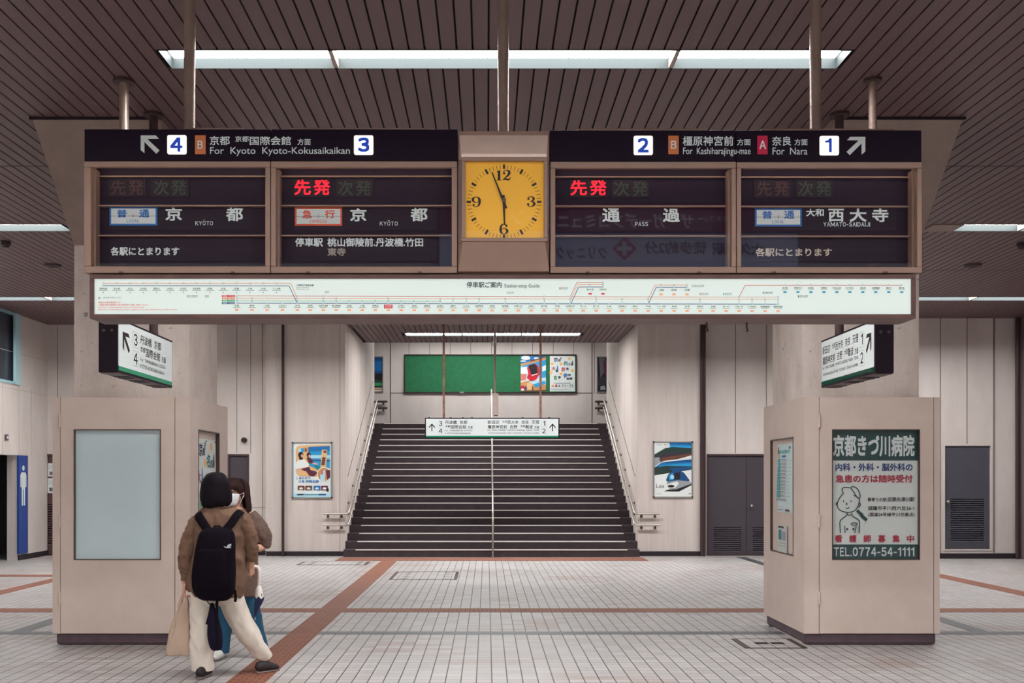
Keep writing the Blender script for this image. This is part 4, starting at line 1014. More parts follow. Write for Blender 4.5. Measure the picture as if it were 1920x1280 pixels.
t, pl = sheet('poster', XP(976.3, BS), XP(1023.5, BS), ZP(733.5, BS), ZP(667.5, BS), BS, 'poster of a red train pinned on the green bulletin board')
a = Art(pl); a.R('sea', 0, 0, 1, .45).P('blu', [(0, .02), (.7, .0), (1, 0), (1, .1), (0, .2)]).C('wht', .2, .05, .18, .06).C('wht', .62, .06, .1, .03).C('wht', .1, .14, .12, .02)
a.P('tan', [(0, .22), (1, .04), (1, .1), (0, .29)]).P('brown', [(.35, .13), (1, .01), (1, .035), (.4, .16)])
a.R('pale', 0, .3, 1, .62).P('wht', [(0, .35), (.3, .3), (.25, .5), (0, .55)]).P('sea', [(.7, .3), (1, .2), (1, .6), (.75, .62)]).P('wht', [(.85, .3), (1, .25), (1, .4), (.86, .44)])
a.P('pinkish', [(0, .5), (.25, .5), (.2, .68), (0, .7)]).P('tan', [(0, .75), (.4, .68), (1, .72), (1, 1), (0, 1)]).P('pale', [(.3, .72), (1, .68), (1, .8), (.6, .85)]).P('sea', [(.5, .8), (.95, .7), (1, .78), (.6, .9)])
a.P('redt', [(.25, .33), (.34, .25), (.58, .21), (.72, .3), (.76, .5), (.62, .66), (.42, .72), (.24, .62), (.3, .5)]).P('black', [(.3, .27), (.54, .21), (.64, .28), (.67, .48), (.44, .54), (.36, .4)]).P('wht', [(.44, .53), (.67, .49), (.67, .51), (.45, .56)])
a.P('redt', [(0, .84), (.14, .83), (.18, .95), (0, .97)]).C('wht', .07, .95, .06, .03).R('deep', .17, .86, .24, .97).R('brown', .44, .86, .5, .97).P('brown', [(0, .985), (1, .96), (1, 1), (0, 1)]).R('cream', .25, .76, .45, .95)
a.build(t)

def framed(x0, x1, z0, z1, y, label, snap=True, m='alu'):
    t = thing('framed_poster', ((x0 + x1) / 2, y, z0), label, 'poster')
    MB().frame(x0, x1, z0, z1, y - .03, y, .028).build('frame', m, t, bevel=.003)
    MB().box(x0 + .02, x1 - .02, y - .012, y, z0 + .02, z1 - .02).build('sheet', 'sheet', t)
    if snap:
        k = MB()
        for xx in (x0, x1 - .03):
            for zz in (z0, z1 - .03): k.box(xx, xx + .03, y - .034, y - .002, zz, zz + .03)
        k.build('corner_cap', 'black_base', t)
    return t, rect_y(x0 + .028, x1 - .028, z0 + .028, z1 - .028, y - .012)
# beside the stairs, left: two women on a train seat
t, pl = framed(XP(547.5, YF), XP(623.5, YF), ZP(934, YF), ZP(828, YF), YF, 'framed poster of two seated women by a sea window, beside the stairs')
a = Art(pl); AR = .72
a.R('pale', 0, .0, 1, 1).R('wht', .02, .0, .98, .93)
rr = [(.06, .12), (.1, .06), (.2, .04), (.97, .03), (.97, .5), (.95, .6), (.62, .62), (.25, .62), (.14, .6), (.08, .54)]
a.P('cream', rr).P('sea', [(.4, .07), (.97, .05), (.97, .3), (.4, .3)]).P('blu', [(.4, .07), (.97, .05), (.97, .14), (.4, .16)]).R('pale', .4, .22, .97, .28).P('deep', [(.4, .3), (.97, .31), (.97, .35), (.4, .32)]).P('sea', [(.4, .32), (.97, .34), (.97, .46), (.45, .46)])
a.P('pale', [(.13, .11), (.28, .09), (.29, .17), (.14, .17)]).P('sea', [(.2, .1), (.28, .09), (.29, .17), (.22, .17)]).R('tan', .29, .08, .39, .2).C('brown', .33, .13, .025, .035)
a.P('cream', [(.76, .12), (.9, .12), (.87, .45), (.72, .45)]).R('brown', .8, .14, .88, .18).P('brown', [(.77, .26), (.86, .26), (.83, .41), (.74, .41)])
a.C('cream', .33, .25, .13, .09).P('cream', [(.07, .2), (.22, .18), (.3, .4), (.08, .46)])
a.C('hair', .2, .22, .07, .06).P('hair', [(.13, .22), (.26, .2), (.25, .34), (.18, .33)]).C('skin', .235, .235, .03, .03).P('wht', [(.12, .32), (.3, .3), (.42, .4), (.38, .47), (.05, .48), (.05, .4)]).P('skin', [(.05, .48), (.4, .44), (.4, .47), (.1, .53)])
a.C('hair', .41, .22, .055, .05).C('skin', .43, .24, .025, .028).P('plum', [(.35, .28), (.44, .26), (.55, .36), (.42, .38)]).P('skin', [(.5, .36), (.64, .37), (.66, .4), (.52, .39)]).P('teal', [(.56, .4), (.72, .44), (.68, .49), (.6, .49)])
a.P('plum', [(.2, .48), (.42, .44), (.64, .55), (.55, .62), (.4, .6), (.36, .54)]).P('cream', [(.06, .52), (.34, .52), (.42, .6), (.2, .62), (.1, .58)]).P('cream', [(.42, .42), (.6, .47), (.64, .53), (.46, .5)])
a.C('wht', .82, .58, .19, .14).C('tan', .82, .58, .17, .125).P('pale', [(.72, .52), (.84, .5), (.84, .7), (.72, .7)]).P('plum', [(.86, .5), (.98, .5), (.98, .64), (.9, .68)]).C('pinkish', .76, .54, .04, .05)
a.T('blu', 'しまかぜで', .08, .628, .46, .672, .02).T('blu', 'さあ 伊勢志摩', .14, .685, .68, .735, .02)
for u, c in ((.12, 'brown'), (.32, 'brown'), (.54, 'blu'), (.74, 'plum')): a.R(c, u, .79, u + .18, .87); a.C('wht', u + .09, .84, .05, .02)
a.R('black', .1, .945, .28, .96).R('dark', .3, .95, .66, .957).R('deep', .67, .943, .87, .962).R('black', .88, .84, .94, .9)
a.build(t)
# beside the stairs, right: the blue train
t, pl = framed(XP(1224, YF), XP(1299, YF), ZP(933, YF), ZP(827, YF), YF, 'framed poster of a sleek blue and white train, beside the stairs')
a = Art(pl)
a.P('blu', [(.4, 0), (1, 0), (1, .12), (.42, .1)]).P('sea', [(.4, .05), (1, .06), (1, .1), (.42, .1)]).P('forest', [(.0, .22), (.3, .1), (.5, .08), (1, .1), (1, .22), (.4, .24), (0, .27)]).P('dark', [(.0, .24), (.5, .18), (1, .2), (1, .26), (.3, .36), (0, .32)]).P('brown', [(.2, .28), (1, .2), (1, .24), (.5, .31), (.3, .37), (.15, .38)]).P('grey', [(0, .28), (.14, .27), (.16, .4), (0, .46)])
a.P('wht', [(0, .2), (.25, .08), (.42, .06), (.4, .0), (0, 0)])
a.L('wht', [(0, .46, .02), (.25, .36, .03), (.6, .325, .03), (1, .26, .05)], .72)
a.P('blu', [(0, .46), (.2, .37), (.5, .34), (1, .31), (1, .4), (0, .47)]).P('deep', [(.3, .36), (1, .32), (1, .36), (.2, .38)]).P('sea', [(.15, .42), (1, .38), (1, .44), (.1, .45)]).P('forest', [(0, .46), (.3, .43), (1, .44), (1, .5), (.4, .57), (0, .61)]).P('deep', [(.4, .47), (1, .45), (1, .49), (.5, .54)]).P('wht', [(0, .61), (.4, .565), (1, .505), (1, 1), (0, 1)])
a.P('deep', [(.31, .7), (.38, .58), (.5, .53), (.72, .53), (.8, .56), (.95, .7), (.93, .72), (.6, .71), (.4, .75)]).P('sea', [(.39, .6), (.5, .56), (.52, .68), (.4, .7)]).P('black', [(.54, .56), (.7, .55), (.69, .67), (.54, .69)]).C('pale', .48, .64, .05, .04)
a.P('grey', [(.33, .73), (.62, .7), (.95, .72), (1, .75), (.7, .86), (.4, .87), (.36, .8)]).P('wht', [(.36, .77), (.6, .72), (.66, .76), (.56, .84), (.4, .85)]).C('black', .45, .81, .09, .025)
a.P('black', [(.36, .875), (.6, .865), (1, .76), (1, .79), (.66, .91), (.25, .905)])
a.T('dark', 'Les', .05, .77, .26, .84, .0).T('mid', 'さあ、青の', .06, .03, .38, .05, .01).R('grey', .05, .95, .2, .957).R('dark', .92, .945, .98, .957)
a.build(t)
# two pictures on the landing wall, half hidden by the stairwell walls
t, pl = framed(XP(690, BY), XP(719, BY), ZP(735, BY), ZP(668, BY), BY, 'framed landscape picture of blue sky over a dark field, on the landing wall', snap=False)
a = Art(pl); a.R('deep', 0, 0, 1, .5).R('blu', 0, .1, 1, .4).P('black', [(0, .5), (1, .47), (1, .68), (0, .68)]).R('forest', 0, .66, 1, .9).R('grn', 0, .75, 1, .84).R('tan', 0, .92, 1, .97); a.build(t)
t, pl = framed(XP(1118.5, BY), XP(1148, BY), ZP(736, BY), ZP(668, BY), BY, 'framed dark picture on the landing wall beside the dark handrail', snap=False)
a = Art(pl); a.R('black', 0, 0, 1, 1).P('mid', [(.1, 0), (.5, 0), (.7, .3), (.2, .6)]).P('plum', [(.4, .1), (.9, .2), (.8, .6), (.5, .5)]).P('grey', [(.2, .85), (.5, .82), (.6, .95), (.2, .95)]).P('dark', [(0, .6), (1, .55), (1, .8), (0, .82)]); a.build(t)

# ================================================================ the two display cabinets
def cabinet(x0, x1, y0, y1, wside, label):
    t = thing('display_cabinet', ((x0 + x1) / 2, (y0 + y1) / 2, 0), label, 'cabinet', 'beige display cabinets around the pillars')
    ZB, ZT = .11, 2.30
    MB().box(x0 + .02, x1 - .02, y0 + .02, y1 - .02, 0, ZB + .02).build('plinth', 'cabinet_base', t, bevel=.03)
    return t, ZB, ZT
def cab_body(t, x0, x1, y0, y1, ZB, ZT, dx0, dx1, wx0, wx1, wz0, wz1, wy0, wy1, sx, sz0, sz1):
    """front panel with a hinged door, one side with a window; the pillar stands in the open middle"""
    th = .05; b = MB()
    xs = x1 - th if sx == x1 else x0                       # windowed side panel
    xo = x0 if sx == x1 else x1 - th
    b.box(x0, dx0, y0, y0 + th, ZB, ZT); b.box(dx1, x1, y0, y0 + th, ZB, ZT)
    b.box(xo, xo + th, y0 + th, y1, ZB, ZT); b.box(x0 + th, x1 - th, y1 - th, y1, ZB, ZT)
    b.box(xs, xs + th, y0 + th, wy0, ZB, ZT); b.box(xs, xs + th, wy1, y1, ZB, ZT); b.box(xs, xs + th, wy0, wy1, ZB, sz0); b.box(xs, xs + th, wy0, wy1, sz1, ZT)
    b.build('body', 'cabinet', t)
    tp = MB(); tp.box(x0 + .03, x1 - .03, y0 + .03, y0 + .13, ZT - .03, ZT - .006); tp.box(x0 + .03, x0 + .075, y0 + .13, y1 - .03, ZT - .03, ZT - .006); tp.box(x1 - .08, x1 - .03, y0 + .13, y1 - .03, ZT - .03, ZT - .006); tp.build('top_edge', 'cabinet', t)
    # door
    g = .006; d = MB(); a, e = dx0 + g, dx1 - g
    d.box(a, wx0, y0 - .004, y0 + .03, ZB + .002, ZT - .002); d.box(wx1, e, y0 - .004, y0 + .03, ZB + .002, ZT - .002)
    d.box(wx0, wx1, y0 - .004, y0 + .03, ZB + .002, wz0); d.box(wx0, wx1, y0 - .004, y0 + .03, wz1, ZT - .002)
    dr = d.build('door', 'cabinet', t)
    MB().box(dx0 - .002, dx1 + .002, y0 + .034, y0 + .046, ZB, ZT - .004).build('door_shadow_gap', 'door_gap', t)
    MB().frame(wx0 - .002, wx1 + .002, wz0 - .002, wz1 + .002, y0 - .008, y0 + .03, .009).build('window_frame', 'steel_dark', dr)
    for z in (ZT - .22 * 1.0, (ZB + ZT) / 2 - .05, ZB + .33):
        h = MB(); h.cyl((dx0, y0 - .012, z - .06), (dx0, y0 - .012, z + .06), .011, 10); h.box(dx0 - .014, dx0 + .018, y0 - .008, y0 - .002, z - .055, z + .055); h.build('hinge', 'cabinet', dr, smooth=True)
    # side window
    n = 1 if sx == x1 else -1
    f = MB().frame_yz(wy0, wy1, sz0, sz1, min(sx - n * .03, sx + n * .004), max(sx - n * .03, sx + n * .004), .012).build('side_window_frame', 'steel_dark', t)
    return dr
# left cabinet
CY0, CY1 = 9.22, 10.56
LX0, LX1 = XP(98.5, CY0), XP(356, CY0)
t, ZB, ZT = cabinet(LX0, LX1, CY0, CY1, 1, 'beige display cabinet around the pillar with a blank frosted window')
wx0, wx1, wz0, wz1 = XP(139, CY0), XP(301.5, CY0), ZP(1049, CY0), ZP(805, CY0)
sy0, sy1 = 2.75 * F / (VX - 372), 2.75 * F / (VX - 411.5)
sz1_, sz0_ = 2.015, .80
dr = cab_body(t, LX0, LX1, CY0, CY1, ZB, ZT, XP(113, CY0), XP(328.5, CY0), wx0, wx1, wz0, wz1, sy0, sy1, LX1, sz0_, sz1_)
MB().box(wx0, wx1, CY0 + .018, CY0 + .028, wz0, wz1).build('blank_panel', 'sheet_frost', dr); MB().add([(wx0, CY0 + .006, wz0), (wx1, CY0 + .006, wz0), (wx1, CY0 + .006, wz1), (wx0, CY0 + .006, wz1)], [(0, 1, 2, 3)]).build('window_glass', M_glass, dr)
MB().box(LX1 - .05, LX1 - .035, sy0, sy1, sz0_, sz1_).build('side_backing', 'cabinet', t)
tp = thing('poster', (LX1 - .03, sy0, sz0_), 'white poster of coloured place names in the cabinet side window, behind the black-haired person', 'poster')
py0, py1, pz0, pz1 = sy0 + .02, sy1 - .04, .88, 1.935
MB().box(LX1 - .034, LX1 - .03, py0, py1, pz0, pz1).build('sheet', 'sheet', tp)
a = travel_art(rect_x(LX1 - .03, py0, py1, pz0, pz1, 1), .7); a.build(tp)
pn = MB()
for y in (py0 + .02, (py0 + py1) / 2, py1 - .02):
    for z in (pz0 + .02, pz1 - .02): pn.ball((LX1 - .028, y, z), .007, 8, 6)
pn.build('pin', 'ink', tp)
# right cabinet
RX0, RX1 = XP(1507.5, CY0), XP(1762, CY0)
t, ZB, ZT = cabinet(RX0, RX1, CY0, CY1, -1, 'beige display cabinet around the pillar holding the hospital poster')
wx0, wx1, wz0, wz1 = XP(1560, CY0), XP(1724, CY0), ZP(1049, CY0), ZP(805, CY0)
sy0, sy1 = 2.935 * F / (1487.5 - VX), 2.935 * F / (1444.5 - VX)
sz1_, sz0_ = 1.945, .80
dr = cab_body(t, RX0, RX1, CY0, CY1, ZB, ZT, XP(1535.5, CY0), XP(1751, CY0), wx0, wx1, wz0, wz1, sy0, sy1, RX0, sz0_, sz1_)
MB().add([(wx0, CY0 + .006, wz0), (wx1, CY0 + .006, wz0), (wx1, CY0 + .006, wz1), (wx0, CY0 + .006, wz1)], [(0, 1, 2, 3)]).build('window_glass', M_glass, dr)
MB().box(RX0 + .020, RX0 + .027, sy0, sy1, sz0_, sz1_).build('side_backing', 'cabinet', t)
MB().box(wx0, wx1, CY0 + .031, CY0 + .034, wz0, wz1).build('poster_backing', 'cabinet', t)
PYS = CY0 + .024
hp = thing('poster', ((wx0 + wx1) / 2, PYS, wz0), 'green, white and red hospital poster with telephone number in the cabinet window', 'poster')
MB().box(wx0 + .002, wx1 - .002, PYS, PYS + .005, wz0 + .002, wz1 - .002).build('sheet', 'sheet', hp)
k0 = 1560; A0 = rect_y(wx0 + .002, wx1 - .002, wz0 + .002, wz1 - .002, PYS)
N = lambda u, v: ((u - 1561) / 162.0, (v - 806) / 242.5)
a = Art(A0)
def TT(c, s, u0, v0, u1, v1, bold=.02):
    p0, p1 = N(u0, v0), N(u1, v1); a.T(c, s, p0[0], p0[1], p1[0], p1[1], bold)
a.R('hospital_green', 0, 0, 1, N(0, 863.4)[1]); a.R('hospital_green', 0, N(0, 1020.6)[1], 1, 1)
TT('plate_white', '京都きづ川病院', 1564.3, 815.3, 1716, 856, .028); TT('hospital_blue', '内科・外科・脳外科の', 1568.5, 868.5, 1712.6, 883.5, .025); TT('hospital_red', '急患の方は随時受付', 1569, 890.2, 1712.6, 905, .025)
TT('ink', '最寄りの駅:', 1628.6, 933, 1665.5, 940.2, .015); TT('ink', '近鉄久津川駅', 1666, 931.8, 1716, 940.2, .018); TT('ink', '城陽市平川西六反26-1', 1629, 948.6, 1715, 956.7, .018); TT('ink', '(国道24号線平川交差点)', 1629.7, 960.9, 1716, 969.3, .018)
for i, c in enumerate('看護師募集中'): TT('hospital_red', c, 1567.5 + 26.8 * i, 1003, 1581 + 26.8 * i, 1016.8, .028)
p0, p1 = N(1565.3, 1025.9), N(1715.5, 1042.7); ftext(a.g('plate_white'), A0, 'TEL.0774-54-1111', p0[0], p0[1], p1[0], p1[1], .03, a.d)
def LL(pts, w=1.8):
    a.L('hospital_green', [(*N(1540 + u / 4.74, 790 + v / 4.74), w / 242.5) for u, v in pts], .668)
LL([(205, 640), (165, 690), (150, 740), (165, 780), (200, 800), (250, 808), (300, 795), (330, 760), (345, 715), (345, 690)]); LL([(205, 640), (192, 610), (205, 590), (240, 588), (272, 592)]); LL([(272, 592), (285, 580), (320, 592), (345, 630), (352, 672), (330, 680), (310, 650), (272, 592)])
LL([(150, 718), (140, 735), (150, 750)]); LL([(345, 720), (355, 740), (340, 762), (330, 750)]); LL([(204, 700), (206, 718)], 1.6); LL([(270, 700), (272, 718)], 1.6); LL([(225, 722), (236, 735), (224, 742)]); LL([(225, 768), (240, 774), (256, 764)])
LL([(293, 655), (320, 668), (345, 690)], 2); LL([(325, 790), (350, 815), (375, 830)], 5); LL([(355, 825), (380, 850), (410, 878)], 6)
LL([(235, 812), (232, 835), (190, 868), (172, 900), (178, 990)]); LL([(278, 812), (285, 840), (330, 868), (345, 895), (343, 992)]); LL([(232, 828), (258, 832), (282, 828)], 1.6); LL([(215, 925), (217, 992)], 1.6); LL([(315, 930), (305, 990)], 1.6)
LL([(275, 903), (322, 903), (318, 920), (278, 920), (275, 903)]); a.C('hospital_green', *N(1540 + 237 / 4.74, 790 + 957 / 4.74), .012, .009); a.C('hospital_green', *N(1540 + 290 / 4.74, 790 + 957 / 4.74), .012, .009)
a.build(hp)
# notice sheet and leaflet in the right cabinet's side window
def side_sheet(name, label, cat, u0, u1, z0, z1, x, m='sheet'):
    ya, yb = 2.935 * F / (u1 - VX), 2.935 * F / (u0 - VX)
    t = thing(name, (x, (ya + yb) / 2, z0), label, cat)
    MB().box(x - .001, x + .003, ya, yb, z0, z1).build('sheet', m, t)
    return t, rect_x(x - .001, yb, ya, z0, z1, -1), (ya, yb)
mat('notice', (206, 226, 226), .5); mat('turq', (60, 168, 180), .5)
ym = 2.935 * F / (1468 - VX)
zz = lambda v: H + (VY - v) * ym / F
nt_, pl, _ = side_sheet('notice', 'pale blue printed notice in the side window of the hospital-poster cabinet', 'notice', 1454.5, 1482, zz(961), zz(832), RX0 + .0165, 'notice')
a = Art(pl); a.T('turq', '献血案内', .12, .085, .85, .14, .02).C('deep', .85, .06, .06, .02).P('brown', [(.05, .05), (.13, .03), (.12, .12), (.03, .16)]).P('skin', [(.05, .14), (.14, .12), (.15, .2), (.05, .21)]).R('blu', .33, .165, .6, .195)
for i in range(11):
    v = .215 + i * .052; a.R('turq', .05, v, .21, v + .046); a.R('mid', .26, v + .006, .62, v + .014); a.R('grey', .26, v + .026, .7, v + .034); a.R('grey', .8, v + .02, .93, v + .028)
a.R('dark', .06, .8, .12, .83).R('grey', .2, .8, .7, .82).R('plum', .65, .945, .92, .975).R('grey', .1, .95, .5, .965).R('grey', .1, .91, .6, .915); a.build(nt_)
lf, pl, (ya, yb) = side_sheet('leaflet', 'grey-white leaflet in a clear pocket below the pale blue notice', 'leaflet', 1456.5, 1474, zz(1040), zz(985), RX0 + .006, mat('leaflet', (196, 202, 198), .4))
a = Art(pl); a.R('dark', .08, .03, .7, .1).R('teal', .15, .16, .45, .5).R('grey', .5, .2, .9, .5).R('grey', .15, .6, .9, .62).R('grey', .15, .7, .9, .72); a.build(lf)
MB().box(RX0 + .003, RX0 + .020, ya, yb, zz(1041), zz(1038)).build('pocket_edge', 'alu', lf)

# ---------------------------------------------------------------- small wall things
tg = thing('toilet_sign', (XL, 18.95, .15), 'tall blue sign panel with a white standing man, beside the dark doorway', 'sign')
ty0, ty1 = 8.80 * F / (VX - 35), 8.80 * F / (VX - 52.5)
MB().box(XL, XL + .03, ty0, ty1, .12, 1.98).build('panel', mat('sign_blue', (12, 62, 140), .4), tg)
pl = Plane(lambda u, v: Vector((XL + .03, ty0 + (ty1 - ty0) * u, 1.98 - v)), (1, 0, 0)); q = MB()
circ(q, pl, .5, .24, .13, .05); poly(q, pl, [(.28, .32), (.72, .32), (.82, .38), (.82, .60), (.70, .60), (.70, .42), (.68, .42), (.68, .95), (.54, .95), (.54, .64), (.46, .64), (.46, .95), (.32, .95), (.32, .42), (.30, .42), (.30, .60), (.18, .60), (.18, .38)], .001)
q.build('pictogram', 'plate_white', tg)
for i, (v0, v1, s, lab) in enumerate(((868, 893, '変更', 'upper white paper notice on the brown louvred door'), (896, 924, '御案内', 'lower white paper notice on the brown louvred door'))):
    Yd = 20.02; t, pl = sheet('paper_notice', XP(88.5, Yd), XP(108, Yd), ZP(v1, Yd), ZP(v0, Yd), Yd, lab, 'notice', group='paper notices on the brown door')
    a = Art(pl); a.T('ink', s, .2, .62, .95, .9, .03).R('grey', .15, .2, .9, .23).R('grey', .15, .35, .8, .38); a.build(t)
wf = thing('wall_speaker', (XP(458.5, 20), 20.0, ZP(825, 20)), 'small dark round fitting on the wall above the grey door behind the people', 'wall fitting')
MB().disc((XP(458.5, 20), ZP(825, 20)), .055, 19.93, 20.0, 24).build('body', 'pipe_dark', wf, smooth=True); MB().disc((XP(458.5, 20), ZP(825, 20)), .038, 19.92, 19.94, 24).build('face', 'ink', wf, smooth=True)
sb = thing('wall_switch', (XL, 18.35, 2.25), 'tiny beige switch box on the side wall above the dark doorway', 'switch')
MB().box(XL, XL + .03, 18.22, 18.32, ZP(825, 18.2), ZP(814, 18.2)).build('box', 'cabinet_base', sb, bevel=.004)
MB().box(XL + .03, XL + .036, 18.25, 18.29, ZP(822, 18.2), ZP(817, 18.2)).build('button', 'plate_white', sb)

# floor hatches
def hatch(x0, x1, y0, y1, label, style):
    t = thing('floor_hatch', ((x0 + x1) / 2, (y0 + y1) / 2, 0), label, 'floor hatch', 'tiled floor hatches')
    MB().box(x0, x1, y0, y1, -.02, .004).build('cover', M_floor, t)
    MB().box(x0, x1, y0, y0 + .012, 0, .006).box(x0, x1, y1 - .012, y1, 0, .006).build('rim', 'pipe_dark', t)
    for xx in (x0, x1 - .05): MB().box(xx, xx + .05, y0, y1, 0, .006).build('edge_bar', 'pipe_dark', t)
    k = MB()
    if style:
        for xx in (x0 + .18, x1 - .22):
            for i in range(4): yy = y0 + (y1 - y0) * (.1 + .26 * i); k.box(xx, xx + .1, yy, yy + .03, 0, .0055)
    else:
        for xx in (x0 + .16, x1 - .26): k.box(xx, xx + .12, (y0 + y1) / 2 - .04, (y0 + y1) / 2 + .06, 0, .0055)
    k.build('lift_slot', 'door_gap', t)
hatch(-1.50, -.46, 15.2, 16.45, 'tiled floor hatch with slotted edges in front of the stairs', 1)
hatch(2.35, 2.92, 9.06, 9.58, 'tiled floor hatch at the foot of the hospital-poster cabinet', 0)
hatch(-3.40, -2.15, 17.75, 18.4, 'worn tiled floor hatch below the seated-women poster', 1)

# the backlit advertising board high up before the camera, facing the hall: seen mirrored in the board's glass
ad = thing('advertising_board', (1.4, 1.0, 3.86), 'backlit advertising board seen only mirrored in the glass of the departure board reading PASS', 'advertising board')
RY = 2 * (Y0 + .012) - 1.0
ax = lambda u: (u - VX) * RY / F
az = lambda v: H + (VY - v) * RY / F
MB().box(ax(820), ax(1500), .86, .99, az(505), az(378)).build('case', 'sign_case', ad)
MB().box(ax(824), ax(1496), .985, 1.0, az(434), az(382)).build('upper_panel', mat('ad_red', (92, 22, 48), .5, emit=1.6), ad)
MB().box(ax(824), ax(1496), .985, 1.0, az(501), az(438)).build('lower_panel', mat('ad_pale', (150, 166, 196), .5, emit=1.3), ad)
AP = Plane(lambda u, v: Vector((ax(u), 1.0, az(v))), (0, 1, 0))
q = MB(); text(q, AP, 'ザ・ガーデンコミュニ', 1300, 400, 1045, 428, .02, .003); text(q, AP, 'OKタクシー', 1372, 404, 1308, 416, .01, .003); text(q, AP, 'ーン', 1010, 400, 960, 428, .02, .003); q.build('upper_lettering', mat('ad_text', (210, 200, 210), .5, emit=1.1), ad)
q = MB(); text(q, AP, '大久保駅', 1432, 455, 1335, 478, .02, .003); text(q, AP, '徒歩約2分', 1325, 452, 1208, 476, .02, .003); text(q, AP, 'クリニック', 1138, 462, 1042, 486, .02, .003); q.build('lower_lettering', 'ink', ad)
q = MB(); poly(q, AP, [(1171, 443), (1194, 466), (1171, 489), (1148, 466)], .002); q.build('emblem', mat('ad_emblem', (140, 30, 60), .5, emit=.8), ad)
q = MB(); rect(q, AP, 1167, 452, 1175, 480, .004); rect(q, AP, 1157, 462, 1185, 470, .0042); q.build('emblem_cross', 'ad_pale', ad)

# ================================================================ people
def fold(mb, amp, f=9.0, zs=.5, seed=0.0, fine=.35, crease=0.0):
    """cloth creases: push points along the direction away from their ring by smooth noise"""
    me = bpy.data.meshes.new('t'); me.from_pydata([tuple(p) for p in mb.v], [], mb.f); bm = bmesh.new(); bm.from_mesh(me)
    bmesh.ops.recalc_face_normals(bm, faces=bm.faces); bm.normal_update()
    for i, v in enumerate(bm.verts):
        p = Vector((v.co.x * f + seed, v.co.y * f, v.co.z * f * zs + seed))
        a = mnoise.noise(p) + fine * mnoise.noise(p * 2.7) + crease * (.35 - 1.6 * abs(mnoise.noise(Vector((p.x * .9 + p.z * .9, p.y * .9 - p.z * .5, p.z * .8 + 7)))))
        mb.v[i] = mb.v[i] + v.normal * (a * amp)
    bm.free(); bpy.data.meshes.remove(me); return mb
def hand_at(mb, w, d, n, sgn, curl, k=1.0):
    w, d, n = Vector(w), Vector(d).normalized(), Vector(n); n = (n - d * n.dot(d)).normalized(); lat = d.cross(n) * sgn
    mb.tube([w - d * .02, w + d * .02, w + d * .05, w + d * .082 * k], [(.021, .016), (.030, .014), (.036, .014), (.034, .012)], 12, up=lat)
    for i, (o, L) in enumerate(((.027, .066), (.009, .074), (-.009, .069), (-.026, .054))):
        p = w + d * .076 * k + lat * o; pts = [p]; an = 0
        for j, fr in enumerate((.42, .33, .25)):
            an += curl * (.45 + .25 * j + .05 * i); p = p + (d * math.cos(an) + n * math.sin(an)) * L * fr * k; pts.append(p)
        mb.tube(pts, [.0088, .0085, .0078, .0062], 8)
    b = w + d * .022 + lat * .024
    mb.tube([b, b + (lat * .6 + d * .7 + n * .35).normalized() * .034, b + (lat * .35 + d * .8 + n * .7).normalized() * .062], [.011, .0098, .0075], 8)
def body_build(mb, m, parent, vox=.0075):
    o = mb.build('body', m, parent)
    r = o.modifiers.new('one_skin', 'REMESH'); r.mode = 'VOXEL'; r.voxel_size = vox; r.use_smooth_shade = True
    s_ = o.modifiers.new('soft', 'SMOOTH'); s_.factor = .5; s_.iterations = 3
    return o
def head(mb, c, f=(0, 1), k=1.0):
    """skull, jaw, nose, ears; f = direction the face looks at"""
    cx, cy, cz = c; fx, fy = f; sx, sy = -fy, fx
    P = lambda a, b, z: (cx + fx * a + sx * b, cy + fy * a + sy * b, cz + z)
    mb.ball(P(-.012, 0, .028), .088 * k, 20, 14); mb.ball(P(.02, 0, -.005), (.072 * k, .072 * k, .092 * k), 20, 14)
    mb.tube([P(.05, 0, -.05), P(.058, 0, -.088)], [.045, .024], 14); mb.tube([P(.0, -.05, -.04), P(.05, -.018, -.09)], [.024, .018], 10); mb.tube([P(.0, .05, -.04), P(.05, .018, -.09)], [.024, .018], 10)
    mb.tube([P(.086, 0, .022), P(.098, 0, -.004), P(.108, 0, -.022)], [.006, .009, .012], 10); mb.ball(P(.1, .01, -.024), .009); mb.ball(P(.1, -.01, -.024), .009)
    mb.tube([P(.08, -.045, .034), P(.092, -.015, .03), P(.092, .015, .03), P(.08, .045, .034)], .010, 8)
    mb.tube([P(.082, -.02, -.055), P(.094, 0, -.053), P(.082, .02, -.055)], [.006, .0085, .006], 8); mb.tube([P(.08, -.018, -.066), P(.09, 0, -.067), P(.08, .018, -.066)], [.006, .0085, .006], 8)
    for q in (-1, 1): mb.tube([P(-.0, q * .082, .02), P(-.006, q * .09, .0), P(.0, q * .083, -.025)], [(.008, .014), (.009, .016), (.006, .01)], 10)
mat('skin_tone', (214, 164, 142), .55, spec=.3); mat('skin_shade', (206, 158, 138), .55, spec=.3)
mat('black_hair', (15, 8, 17), .6, spec=.15, bump=.5, scale=3, bscale=40, stretch=(6, 6, .3)); mat('brown_hair', (52, 32, 31), .6, spec=.15, bump=.4, scale=3, bscale=40, stretch=(6, 6, .4))
mat('jacket_khaki', (120, 94, 79), .9, spec=.1, var=.16, scale=14, bump=.25, bscale=220)
mat('trousers_white', (222, 212, 200), .85, var=.05, scale=10, bump=.2, bscale=200)
mat('pack_black', (12, 5, 16), .8, spec=.1, bump=.2, scale=14, bscale=260); mat('pack_trim', (7, 3, 10), .6, spec=.15)
mat('shoe_dark', (40, 28, 34), .6); mat('shoe_sole', (120, 104, 100), .7); mat('shoe_white', (206, 204, 200), .6)
mat('canvas', (190, 166, 148), .85, var=.08, scale=10, bump=.3, bscale=240); mat('jeans', (22, 78, 108), .8, var=.22, scale=9, bump=.2, bscale=220)
